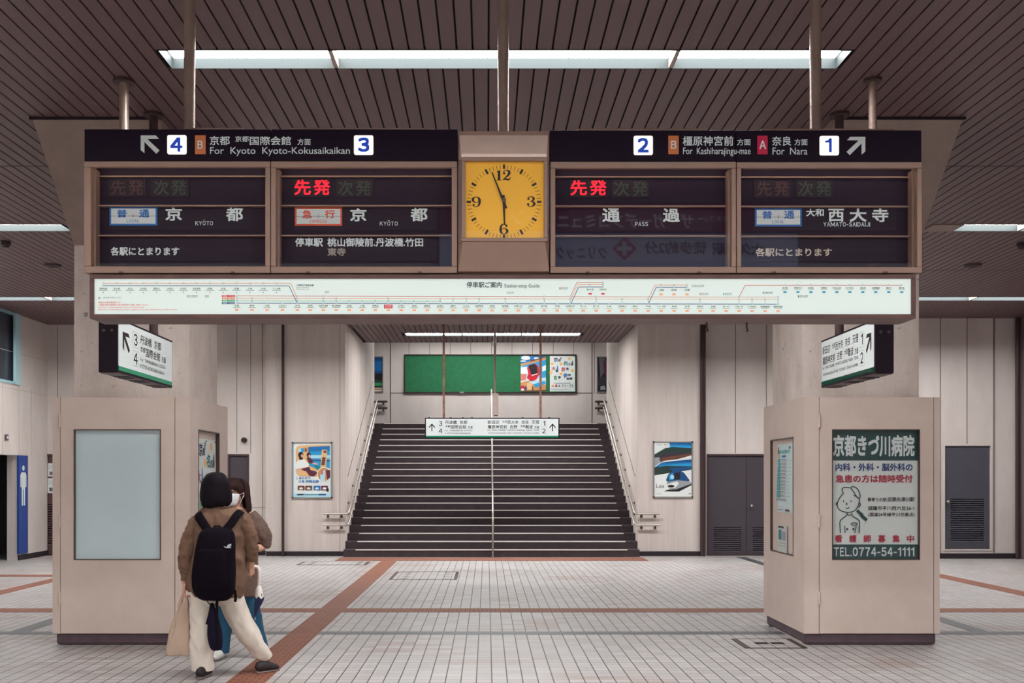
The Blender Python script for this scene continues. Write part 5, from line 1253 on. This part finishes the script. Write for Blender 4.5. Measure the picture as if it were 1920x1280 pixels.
mat('umbrella_navy', (22, 34, 78), .6); mat('umbrella_white', (226, 218, 212), .45); mat('mask_white', (230, 230, 236), .7); mat('eye_dark', (34, 18, 20), .25); mat('eye_white', (226, 220, 216), .3)
bl = mat('blouse_print', (132, 100, 84), .8)
nt = bl.node_tree; b_ = nt.nodes['Principled BSDF']; tc = nt.nodes.new('ShaderNodeTexCoord'); vo = nt.nodes.new('ShaderNodeTexVoronoi'); vo.inputs['Scale'].default_value = 260
nt.links.new(tc.outputs['Object'], vo.inputs['Vector'])
nt.links.new(mixc(nt, ramp(nt, vo.outputs['Distance'], .30, .42), lin((158, 132, 116)), lin((92, 70, 64))), b_.inputs['Base Color'])

def ring(px, py, hw, Y, dy, ry): return (XP(px, Y), Y + dy, ZP(py, Y), hw * Y / F, ry)
def torso(rows, Y, n=44, power=2.3):
    return MB().loft(cr([ring(*r[:3], Y, *r[3:]) for r in rows], 9), n, power=power)
def limb(pts, Y, n=22, power=1.0, k=6, **kw):
    q = cr([(px, py, dy, r) for px, py, dy, r in pts], k)
    return MB().tube([PX(a, b, Y) + Vector((0, c, 0)) for a, b, c, r in q], [r for a, b, c, r in q], n, **kw)
def shoe(name, m, parent, px, py, Y, dy, d, L=.24, w=.044, h=.07):
    c = PX(px, py, Y); c.y += dy; c.z = 0; d = Vector((d[0], d[1], 0)).normalized(); s_ = Vector((-d.y, d.x, 0)); mb = MB()
    P = lambda a, z: c + d * a + Vector((0, 0, z))
    mb.tube([P(-L * .42, .04), P(-L * .36, .045), P(-L * .1, .05), P(L * .2, .042), P(L * .42, .032), P(L * .52, .028)], [(.02, .02), (w * .8, h * .62), (w * .85, h * .7), (w, h * .5), (w * .85, h * .36), (w * .4, h * .2)], 16, up=tuple(s_))
    for v in mb.v: v.z = max(v.z, .012)
    o = mb.build(name, m, parent, smooth=True)
    so = MB(); so.tube([P(-L * .43, .010), P(-L * .36, .010), P(0, .010), P(L * .3, .010), P(L * .53, .010)], [(.024, .011), (w * .85, .011), (w * .9, .011), (w * 1.03, .011), (w * .5, .011)], 16, up=tuple(s_))
    for v in so.v: v.z = max(v.z, 0.0)
    so.build('sole', 'shoe_sole', o, smooth=True); return o

# ---- the person with black hair, seen from behind
Y = 7.78; sc = Y / F
p1 = thing('person', (XP(412, Y), Y, 0), 'person with black bobbed hair seen from behind, in khaki jacket and wide white trousers', 'person')
b = MB()
hc = (XP(405, Y), Y + .005, ZP(925, Y)); head(b, hc, (.15, .99))
b.tube([PX(406, 935, Y), PX(409, 958, Y)], [.05, .055], 16)
b.loft(cr([ring(409, 950, 14, Y, 0, .06), ring(412, 962, 32, Y, 0, .08), ring(414, 985, 40, Y, 0, .1), ring(413, 1030, 37, Y, 0, .1), ring(410, 1070, 40, Y, 0, .11), ring(408, 1095, 42, Y, 0, .11), ring(408, 1112, 34, Y, 0, .09)], 4), 24)
for pts in ([(382, 968, 0, .05), (362, 1005, 0, .045), (352, 1037, -.01, .04), (348, 1070, .0, .034), (345.5, 1094, .01, .024)], [(446, 968, 0, .05), (462, 1000, .02, .045), (468, 1026, .04, .04), (466, 1048, .09, .033), (463, 1066, .13, .024)]):
    q = cr(pts, 5); b.tube([PX(a, c, Y) + Vector((0, e, 0)) for a, c, e, r in q], [r for *_, r in q], 14)
for pts in ([(392, 1095, 0, .075), (381, 1160, 0, .052), (379, 1200, 0, .042), (380, 1262, 0, .034)], [(426, 1095, 0, .075), (445, 1160, .055, .05), (463, 1200, .115, .042), (489, 1246, .2, .032)]):
    q = cr(pts, 5); b.tube([PX(a, c, Y) + Vector((0, e, 0)) for a, c, e, r in q], [r for *_, r in q], 14)
hL = PX(345.5, 1094, Y) + Vector((0, .01, 0)); hand_at(b, hL, (-.10, .0, -1), (.9, .25, 0), -1, 1.15)
hR = PX(463, 1066, Y) + Vector((0, .13, 0)); hand_at(b, hR, (.0, .55, -.85), (-.8, .3, .2), 1, 1.2, .9)
body_build(b, MATS['skin_tone'], p1, .0065)
hr_ = MB().loft(cr([ring(405, 884.5, 2, Y, 0, .01), ring(405, 886, 11, Y, 0, .05), ring(405, 891, 18, Y, -.005, .085), ring(405, 903, 25, Y, -.008, .105), ring(405.5, 920, 28.5, Y, -.01, .112), ring(406, 934, 29, Y, -.012, .11), ring(407, 943, 27, Y, -.012, .102), ring(408, 948, 23, Y, -.012, .09), ring(408, 951, 18, Y, -.012, .075), ring(407, 947, 12, Y, -.01, .05)], 6), 90)
for i, v in enumerate(hr_.v):
    an = math.atan2(v.y - Y, v.x - XP(405, Y)); zf = max(0, min(1, (ZP(890, Y) - v.z) / .2))
    r_ = 1 + zf * (.035 * mnoise.noise(Vector((math.cos(an) * 7, math.sin(an) * 7, v.z * 1.5))) + .022 * mnoise.noise(Vector((math.cos(an) * 30, math.sin(an) * 30, v.z * 2))))
    v.x = XP(405, Y) + (v.x - XP(405, Y)) * r_; v.y = Y + (v.y - Y) * r_
    if v.z < ZP(942, Y): v.z += .016 * mnoise.noise(Vector((an * 9, 0, 3))) + .012 * math.cos(an)
hr_.build('hair', 'black_hair', p1, smooth=80)
jk = torso([(408, 948.5, 15, 0, .062), (409, 951, 22, 0, .075), (411, 957, 35, 0, .092), (414, 966, 43, 0, .112), (414, 985, 47, 0, .13), (413, 1010, 47, 0, .14), (412, 1040, 49, 0, .142), (408, 1075, 54, 0, .148), (404, 1098, 55, 0, .148), (403, 1112, 53, 0, .14), (404, 1118, 50, 0, .13), (405, 1116, 44, 0, .12)], Y, 72)
for v in jk.v:
    if v.z < ZP(1085, Y): v.z += .055 * max(0, (XP(395, Y) - v.x) / .2) ** 1.3 * min(1, (ZP(1085, Y) - v.z) / .1)
fold(jk, .016, 15, .5, 3.1, .4, 1.1); J = jk.build('jacket', 'jacket_khaki', p1, smooth=70)
for nm, pts in (('sleeve', [(384, 966, 0, .056), (372, 980, 0, .066), (361, 1005, -.01, .070), (352.5, 1035, -.02, .068), (350, 1058, -.01, .058), (349.5, 1075, .0, .049), (349, 1086, .005, .042)]), ('sleeve', [(444, 963, 0, .056), (456, 977, 0, .064), (464, 1000, .02, .064), (467.5, 1022, .04, .060), (467, 1038, .065, .052), (465.5, 1050, .09, .042)])):
    fold(limb(pts, Y, 40, k=9), .010, 20, .9, 5.0 + pts[0][0], .35, 1.3).build(nm, 'jacket_khaki', J, smooth=70)
MB().tube([PX(390, 950, Y) + Vector((0, -.03, 0)), PX(400, 949, Y) + Vector((0, -.07, 0)), PX(412, 949, Y) + Vector((0, -.078, 0)), PX(424, 950, Y) + Vector((0, -.05, 0)), PX(430, 953, Y) + Vector((0, .0, 0))], [(.016, .008)] * 5, 10).build('collar', 'jacket_khaki', J, smooth=True)
tr = MB(); tr.loft(cr([ring(405, 1092, 40, Y, 0, .11), ring(405, 1106, 46, Y, 0, .125), ring(405, 1122, 46, Y, 0, .12), ring(406, 1134, 40, Y, .01, .1)], 4), 36)
Tm = MB()
for pts in ([(384, 1112, 0, .1), (381, 1150, 0, .098), (378.5, 1190, 0, .092), (378.5, 1225, 0, .088), (379.5, 1255, 0, .083)], [(428, 1112, 0, .098), (441, 1150, .04, .094), (458, 1190, .10, .083), (476, 1222, .16, .069), (489, 1241, .2, .056)]):
    m_ = limb(pts, Y, 44, k=10); tr.add(m_.v, m_.f)
fold(tr, .009, 15, .45, 8.2, .4, 1.3); TR = tr.build('trousers', 'trousers_white', p1, smooth=70)
shoe('shoe', 'shoe_dark', p1, 384, 1266, Y, -.03, (.12, 1), w=.042, L=.22); shoe('shoe', 'shoe_dark', p1, 490, 1252, Y, .17, (.75, .66), w=.04, L=.21)

# backpack
bp_ = thing('backpack', (XP(416, Y), Y - .22, ZP(1120, Y)), 'black backpack with small white mark on the back of the black-haired person', 'backpack')
pk = MB().loft(cr([ring(420, 986, 10, Y, -.19, .03), ring(420, 988, 22, Y, -.195, .055), ring(420, 996, 30, Y, -.205, .078), ring(419, 1015, 34, Y, -.215, .092), ring(417, 1045, 36.5, Y, -.225, .102), ring(416, 1075, 38.5, Y, -.228, .108), ring(416, 1098, 37, Y, -.225, .105), ring(417, 1111, 31, Y, -.22, .09), ring(418, 1118, 22, Y, -.215, .06), ring(418, 1119, 10, Y, -.21, .03)], 6), 44, power=3.0)
fold(pk, .004, 12, .6, 1.0); B = pk.build('bag_body', 'pack_black', bp_, smooth=70)
fp = MB().loft(cr([ring(418, 1024, 14, Y, -.305, .012), ring(418, 1028, 25, Y, -.31, .024), ring(417, 1060, 28, Y, -.32, .028), ring(417, 1092, 28, Y, -.318, .026), ring(418, 1102, 20, Y, -.305, .014)], 5), 36, power=3); fp.build('front_pocket', 'pack_black', B, smooth=70)
zp = MB().tube([PX(393, 1020, Y) + Vector((0, -.262, 0)), PX(405, 1008, Y) + Vector((0, -.283, 0)), PX(421, 1004, Y) + Vector((0, -.286, 0)), PX(437, 1010, Y) + Vector((0, -.277, 0)), PX(446, 1022, Y) + Vector((0, -.262, 0))], .004, 8); zp.build('zip', 'pack_trim', B, smooth=True)
for pts in ([(402, 994, -.165), (392, 981, -.145), (380, 967, -.105), (374, 962, -.03), (375, 962, .05), (381, 975, .12), (386, 1010, .15), (384, 1060, .15)], [(432, 993, -.165), (442, 980, -.145), (450, 965, -.105), (453, 958.5, -.03), (451, 958.5, .05), (446, 972, .12), (444, 1010, .15), (446, 1060, .15)]):
    q = cr(pts, 6); MB().tube([PX(a, c, Y) + Vector((0, e, 0)) for a, c, e in q], [(.034, .009)] * len(q), 12, up=(1, 0, .2)).build('shoulder_strap', 'pack_black', bp_, smooth=True)
MB().tube([PX(412, 990, Y) + Vector((0, -.19, 0)), PX(415, 984, Y) + Vector((0, -.2, 0)), PX(425, 983.5, Y) + Vector((0, -.2, 0)), PX(428, 989, Y) + Vector((0, -.19, 0))], .006, 8).build('carry_loop', 'pack_trim', bp_, smooth=True)
for pts in ([(402, 1114, -.19), (400, 1122, -.17), (408, 1130, -.16), (418, 1125, -.18), (424, 1116, -.2)], [(420, 1118, -.2), (419, 1140, -.19), (419, 1170, -.185), (418, 1205, -.18)], [(408, 1126, -.16), (402, 1150, -.15), (398, 1165, -.15)], [(452, 1100, -.2), (454, 1112, -.2), (453, 1122, -.2)]):
    q = cr(pts, 5); MB().tube([PX(a, c, Y) + Vector((0, e, 0)) for a, c, e in q], [(.011, .003)] * len(q), 8).build('loose_strap', 'pack_trim', bp_, smooth=True)
MB().loft(cr([ring(408, 1126, 2.5, Y, -.15, .01), ring(408, 1140, 6, Y, -.14, .03), ring(409.5, 1160, 10.5, Y, -.13, .045), ring(411, 1182, 13.5, Y, -.13, .05), ring(413, 1202, 12.5, Y, -.13, .045), ring(414, 1212, 9, Y, -.13, .03), ring(414, 1213, 4, Y, -.13, .02)], 5), 30).build('hanging_pouch', mat('pouch_navy', (22, 14, 38), .7, spec=.15), bp_, smooth=70)
MB().loft(cr([ring(380.5, 1045, 2, Y, -.17, .03), ring(379.5, 1060, 4, Y, -.17, .06), ring(379.5, 1085, 4, Y, -.17, .06), ring(381, 1095, 2, Y, -.17, .03)], 4), 18).build('side_pocket', 'pack_trim', bp_, smooth=True)
lg = MB(); LP = Plane(lambda u, v: PX(u, v, Y) + Vector((0, -.3205 + .028 - (.0), 0)), (0, -1, 0))
zL = lambda u, v: (u, v)
yo = -.314
LP = Plane(lambda u, v: PX(u, v, Y - .318), (0, -1, 0))
for k in range(3):                                       # three nested quarter domes over a sweep
    r0, r1 = 3.0 + k * 1.9, 4.4 + k * 1.9
    for i in range(10):
        t0, t1 = math.pi * (.5 + .5 * i / 10), math.pi * (.5 + .5 * (i + 1) / 10)
        f = lambda r, t_: (433.5 + r * 1.0 * -math.cos(math.pi - t_) * 1.0, 1025.8 - r * .82 * math.sin(t_))
        poly(lg, LP, [f(r0, t0), f(r1, t0), f(r1, t1), f(r0, t1)], .0)
ribbon(lg, LP, [(419.5, 1023.6, .8), (423, 1025.6, 1.6), (428, 1026.2, 1.6), (433.5, 1026.4, .8)], .0)
lg.build('logo', 'plate_white', B); 
MB().add([LP.at(u, v, -.004) for u, v in ((395.2, 1080), (396.4, 1080), (396.4, 1090), (395.2, 1090))], [(0, 1, 2, 3)]).build('side_tag', 'led_panel', B)

# canvas tote in the left hand
tb = thing('tote_bag', (XP(335, Y), Y, .02), 'beige canvas tote bag hanging from the left hand of the black-haired person', 'bag')
tt = MB().loft(cr([ring(334, 1228, 20, Y, .02, .035), ring(334, 1226, 23, Y, .02, .05), ring(334.5, 1205, 22.5, Y, .02, .058), ring(336.5, 1178, 18.5, Y, .02, .05), ring(339, 1158, 14.5, Y, .02, .036), ring(340, 1150, 11.5, Y, .02, .026), ring(341, 1147, 11.5, Y, .02, .026), ring(342.5, 1138, 8.5, Y, .02, .02), ring(343, 1130, 6, Y, .02, .016), ring(343, 1131, 5, Y, .02, .012)], 5), 36, power=2.6)
for v in tt.v: v.x += .02 * (v.z - .3) * 0
fold(tt, .007, 16, .5, 6.0, .4, 1.3); tt.build('bag_body', 'canvas', tb, smooth=70)
for dy in (.0, .04):
    q = cr([(335, 1140, dy), (337, 1130, dy), (341.5, 1117, .015), (346, 1116.5, .015), (349, 1128, dy), (349.5, 1142, dy)], 6)
    MB().tube([PX(a, c, Y) + Vector((0, e, 0)) for a, c, e in q], [(.011, .004)] * len(q), 8).build('handle', 'canvas', tb, smooth=True)
MB().tube([PX(329.5, 1160, Y) + Vector((0, -.028, 0)), PX(323, 1190, Y) + Vector((0, -.034, 0)), PX(319, 1224, Y) + Vector((0, -.02, 0))], [(.012, .004)] * 3, 8).build('side_band', 'canvas', tb, smooth=True)

# folded umbrella in the right hand
um = thing('umbrella', (XP(476, Y), Y + .16, ZP(1165, Y)), 'folded navy umbrella with white hooked handle held by the black-haired person', 'umbrella')
q = cr([(461.5, 1080, .17), (462, 1071, .17), (467, 1066, .17), (473, 1066.5, .17), (476.5, 1073, .17), (477, 1086, .17), (476, 1104, .17)], 8)
MB().tube([PX(a, c, Y) + Vector((0, e, 0)) for a, c, e in q], .0135, 14).build('handle', 'umbrella_white', um, smooth=True)
cn = MB().loft(cr([ring(476, 1103, 3, Y, .17, .012), ring(476.5, 1112, 5.5, Y, .17, .024), ring(477, 1126, 7.5, Y, .17, .032), ring(474, 1140, 5.5, Y, .17, .024), ring(470.5, 1156, 2.5, Y, .17, .010), ring(469.5, 1162, 1.2, Y, .17, .005)], 5), 30)
for v in cn.v:
    an = math.atan2(v.y - Y - .17, v.x - XP(475, Y)); r_ = 1 + .16 * math.sin(an * 8); v.x = XP(475, Y) + (v.x - XP(475, Y)) * r_; v.y = Y + .17 + (v.y - Y - .17) * r_
cn.build('canopy', 'umbrella_navy', um, smooth=80)
tie = MB().loft(cr([ring(476, 1102, 3.6, Y, .17, .016), ring(476.4, 1110, 6.2, Y, .17, .028), ring(477, 1120, 8, Y, .17, .036), ring(478, 1124, 8.6, Y, .17, .036)], 4), 28)
for v in tie.v:
    an = math.atan2(v.y - Y - .17, v.x - XP(477, Y)); zz_ = (ZP(1102, Y) - v.z) / .1; v.z -= .012 * zz_ * math.sin(an * 5)
tie.build('rain_cover', 'umbrella_white', um, smooth=80)
MB().cyl(PX(469.5, 1161, Y) + Vector((0, .17, 0)), PX(468.5, 1168, Y) + Vector((0, .17, 0)), .004, 8).build('tip', 'steel', um, smooth=True)

# ---- the person in a face mask, half hidden behind
Y = 8.55
p2 = thing('person', (XP(446, Y), Y, 0), 'person in white face mask, speckled brown blouse and blue jeans, half hidden behind the other', 'person')
b = MB(); fdir = Vector((-.33, -.944)); hc = Vector((XP(440.5, Y), Y, ZP(926, Y)))
head(b, tuple(hc), (fdir.x, fdir.y), .98)
b.tube([PX(441, 938, Y) + Vector((0, .02, 0)), PX(446, 960, Y) + Vector((0, .02, 0))], [.048, .055], 16)
b.loft(cr([ring(446, 953, 12, Y, .02, .06), ring(447, 963, 30, Y, .02, .08), ring(447, 985, 36, Y, .02, .1), ring(447, 1030, 30, Y, .02, .09), ring(447, 1070, 34, Y, .02, .1), ring(447, 1098, 36, Y, .02, .11), ring(447, 1114, 28, Y, .02, .09)], 4), 24)
for pts in ([(474, 966, .02, .045), (487, 995, .01, .04), (494, 1022, -.01, .035), (483, 1026, -.1, .032), (470, 1020, -.2, .024)], [(420, 966, .02, .045), (410, 995, .01, .04), (408, 1030, -.02, .035), (420, 1022, -.12, .03), (434, 1014, -.2, .024)]):
    q = cr(pts, 5); b.tube([PX(a, c, Y) + Vector((0, e, 0)) for a, c, e, r in q], [r for *_, r in q], 14)
hand_at(b, PX(470, 1020, Y) + Vector((0, -.2, 0)), (-.8, -.5, .1), (-.2, .2, 1), 1, .9); hand_at(b, PX(434, 1014, Y) + Vector((0, -.2, 0)), (.75, -.5, .1), (.2, .2, 1), -1, .9)
for pts in ([(432, 1098, .02, .07), (421, 1150, .02, .05), (414, 1190, .02, .04), (413, 1225, .02, .034)], [(460, 1098, .02, .07), (472, 1150, .02, .046), (482, 1188, .02, .038), (494, 1226, .02, .032)]):
    q = cr(pts, 5); b.tube([PX(a, c, Y) + Vector((0, e, 0)) for a, c, e, r in q], [r for *_, r in q], 14)
body_build(b, MATS['skin_tone'], p2, .0065)
side = Vector((-fdir.y, fdir.x)); 
def hp_(a, s_, z): return Vector((hc.x + fdir.x * a + side.x * s_, hc.y + fdir.y * a + side.y * s_, hc.z + z))
for q in (-1, 1):
    e = MB().ball(hp_(.074, q * .032, .014), .0115, 12, 8).build('eye', 'eye_white', p2, smooth=True)
    MB().ball(hp_(.082, q * .032, .014), .0058, 10, 8).build('iris', 'eye_dark', e, smooth=True)
    MB().tube([hp_(.083, q * .017, .0235), hp_(.087, q * .032, .0255), hp_(.077, q * .047, .021)], [.0022, .003, .0018], 8).build('upper_lash', 'eye_dark', e, smooth=True)
    MB().tube([hp_(.092, q * .015, .038), hp_(.090, q * .034, .042), hp_(.074, q * .052, .036)], [.003, .0038, .002], 8).build('eyebrow', 'brown_hair', p2, smooth=True)
mk = MB(); NU, NV = 17, 9                               # pleated mask curved over nose and chin
for j in range(NV):
    v = j / (NV - 1)
    for i in range(NU):
        u = -1 + 2 * i / (NU - 1); an = u * 1.12 * (1 - .28 * v * v)
        z = .002 - v * .098 - .012 * (1 - abs(u)) * (v - .5) ** 1 ; r_ = .093 + .022 * math.cos(u * 1.5) * (1 - (2 * v - .9) ** 2 * .6) + .002 * math.sin(v * 18)
        mk.v.append(hp_(r_ * math.cos(an) + .004, r_ * .88 * math.sin(an), z))
for j in range(NV - 1):
    for i in range(NU - 1): a_ = j * NU + i; mk.f.append((a_, a_ + 1, a_ + NU + 1, a_ + NU))
MK = mk.build('face_mask', 'mask_white', p2, smooth=80, solid=.003)
for q in (-1, 1):
    MB().tube([hp_(.045, q * .079, -.005), hp_(.02, q * .09, .008), hp_(-.01, q * .094, .004), hp_(.02, q * .09, -.03), hp_(.045, q * .079, -.085)], .0018, 6).build('ear_loop', 'mask_white', MK)
hm = MB(); random.seed(3)                               # hair: cap, fringe and long side locks
hm.ball(hp_(-.022, 0, .034), (.095, .098, .098), 28, 18)
for k in range(46):
    t_ = math.pi * (.49 + 1.02 * k / 45)                  # round the back from temple to temple
    a0, s0 = math.cos(t_), math.sin(t_); L = .24 + .05 * random.random(); j = .006 * (random.random() - .5)
    path = [hp_(-.02 + .03 * a0, .03 * s0, .128), hp_(-.018 + .085 * a0, .088 * s0, .085), hp_(-.015 + .102 * a0 + j, .102 * s0, .02), hp_(-.015 + .108 * a0, .108 * s0 + j, -.05), hp_(-.02 + .110 * a0 + 2 * j, .115 * s0, -.11), hp_(-.02 + .105 * a0, .118 * s0 + 3 * j, -.08 - L * .5), hp_(-.02 + .1 * a0, .108 * s0, -.08 - L * .62)]
    q = cr([(*p, r) for p, r in zip(path, (.012, .017, .017, .016, .015, .012, .004))], 4)
    hm.tube([p[:3] for p in q], [p[3] for p in q], 7)
for k in range(17):
    s0 = -1 + 2 * k / 16; z1 = .034 - .03 * abs(s0) ** 2 + .006 * (random.random() - .5)
    path = [hp_(.0, .03 * s0, .13), hp_(.055 - .02 * abs(s0), .055 * s0, .108), hp_(.092 - .03 * s0 * s0, .075 * s0, .07), hp_(.098 - .036 * s0 * s0, .080 * s0, z1 + .012)]
    q = cr([(*p, r) for p, r in zip(path, (.012, .014, .010, .004))], 4); hm.tube([p[:3] for p in q], [p[3] for p in q], 7)
hm.build('hair', 'brown_hair', p2, smooth=80)
bo = torso([(446, 955, 12, .02, .062), (446, 959, 20, .02, .08), (447, 965, 29, .02, .1), (447, 985, 33, .02, .122), (448, 1020, 33, .02, .125), (449, 1060, 33, .02, .13), (449, 1095, 34, .02, .135), (449, 1116, 33, .02, .13), (449, 1115, 27, .02, .11)], Y)
fold(bo, .009, 10, .4, 2.2); BO = bo.build('blouse', bl, p2, smooth=70)
for pts in ([(470, 964, .02, .05), (478, 975, .01, .066), (487, 993, .0, .078), (493, 1009, -.005, .080), (495, 1019, -.01, .062), (494, 1024, -.015, .048)], [(424, 964, .02, .05), (416, 975, .01, .062), (408, 993, .0, .072), (405, 1009, -.005, .072), (405, 1019, -.01, .058), (406, 1024, -.015, .046)]):
    fold(limb(pts, Y, 40, k=9), .008, 20, .7, pts[0][0], .35, 1.2).build('sleeve', bl, BO, smooth=70)
jn = MB().loft(cr([ring(446, 1090, 30, Y, .02, .1), ring(446, 1106, 34, Y, .02, .118), ring(446, 1122, 33, Y, .02, .11), ring(446, 1134, 26, Y, .02, .09)], 4), 30)
for pts in ([(431, 1110, .02, .086), (421, 1150, .02, .084), (414, 1190, .02, .080), (412, 1223, .02, .074)], [(461, 1110, .02, .082), (472, 1150, .02, .072), (481, 1185, .02, .062), (491, 1221, .02, .054)]):
    m_ = limb(pts, Y, 36, k=9); jn.add(m_.v, m_.f)
fold(jn, .007, 15, .5, 4.4, .4, 1.2); jn.build('jeans', 'jeans', p2, smooth=70)
shoe('shoe', 'shoe_white', p2, 413, 1230, Y, -.03, (-.15, -1)); shoe('shoe', 'shoe_white', p2, 498, 1231, Y, -.03, (.35, -1))
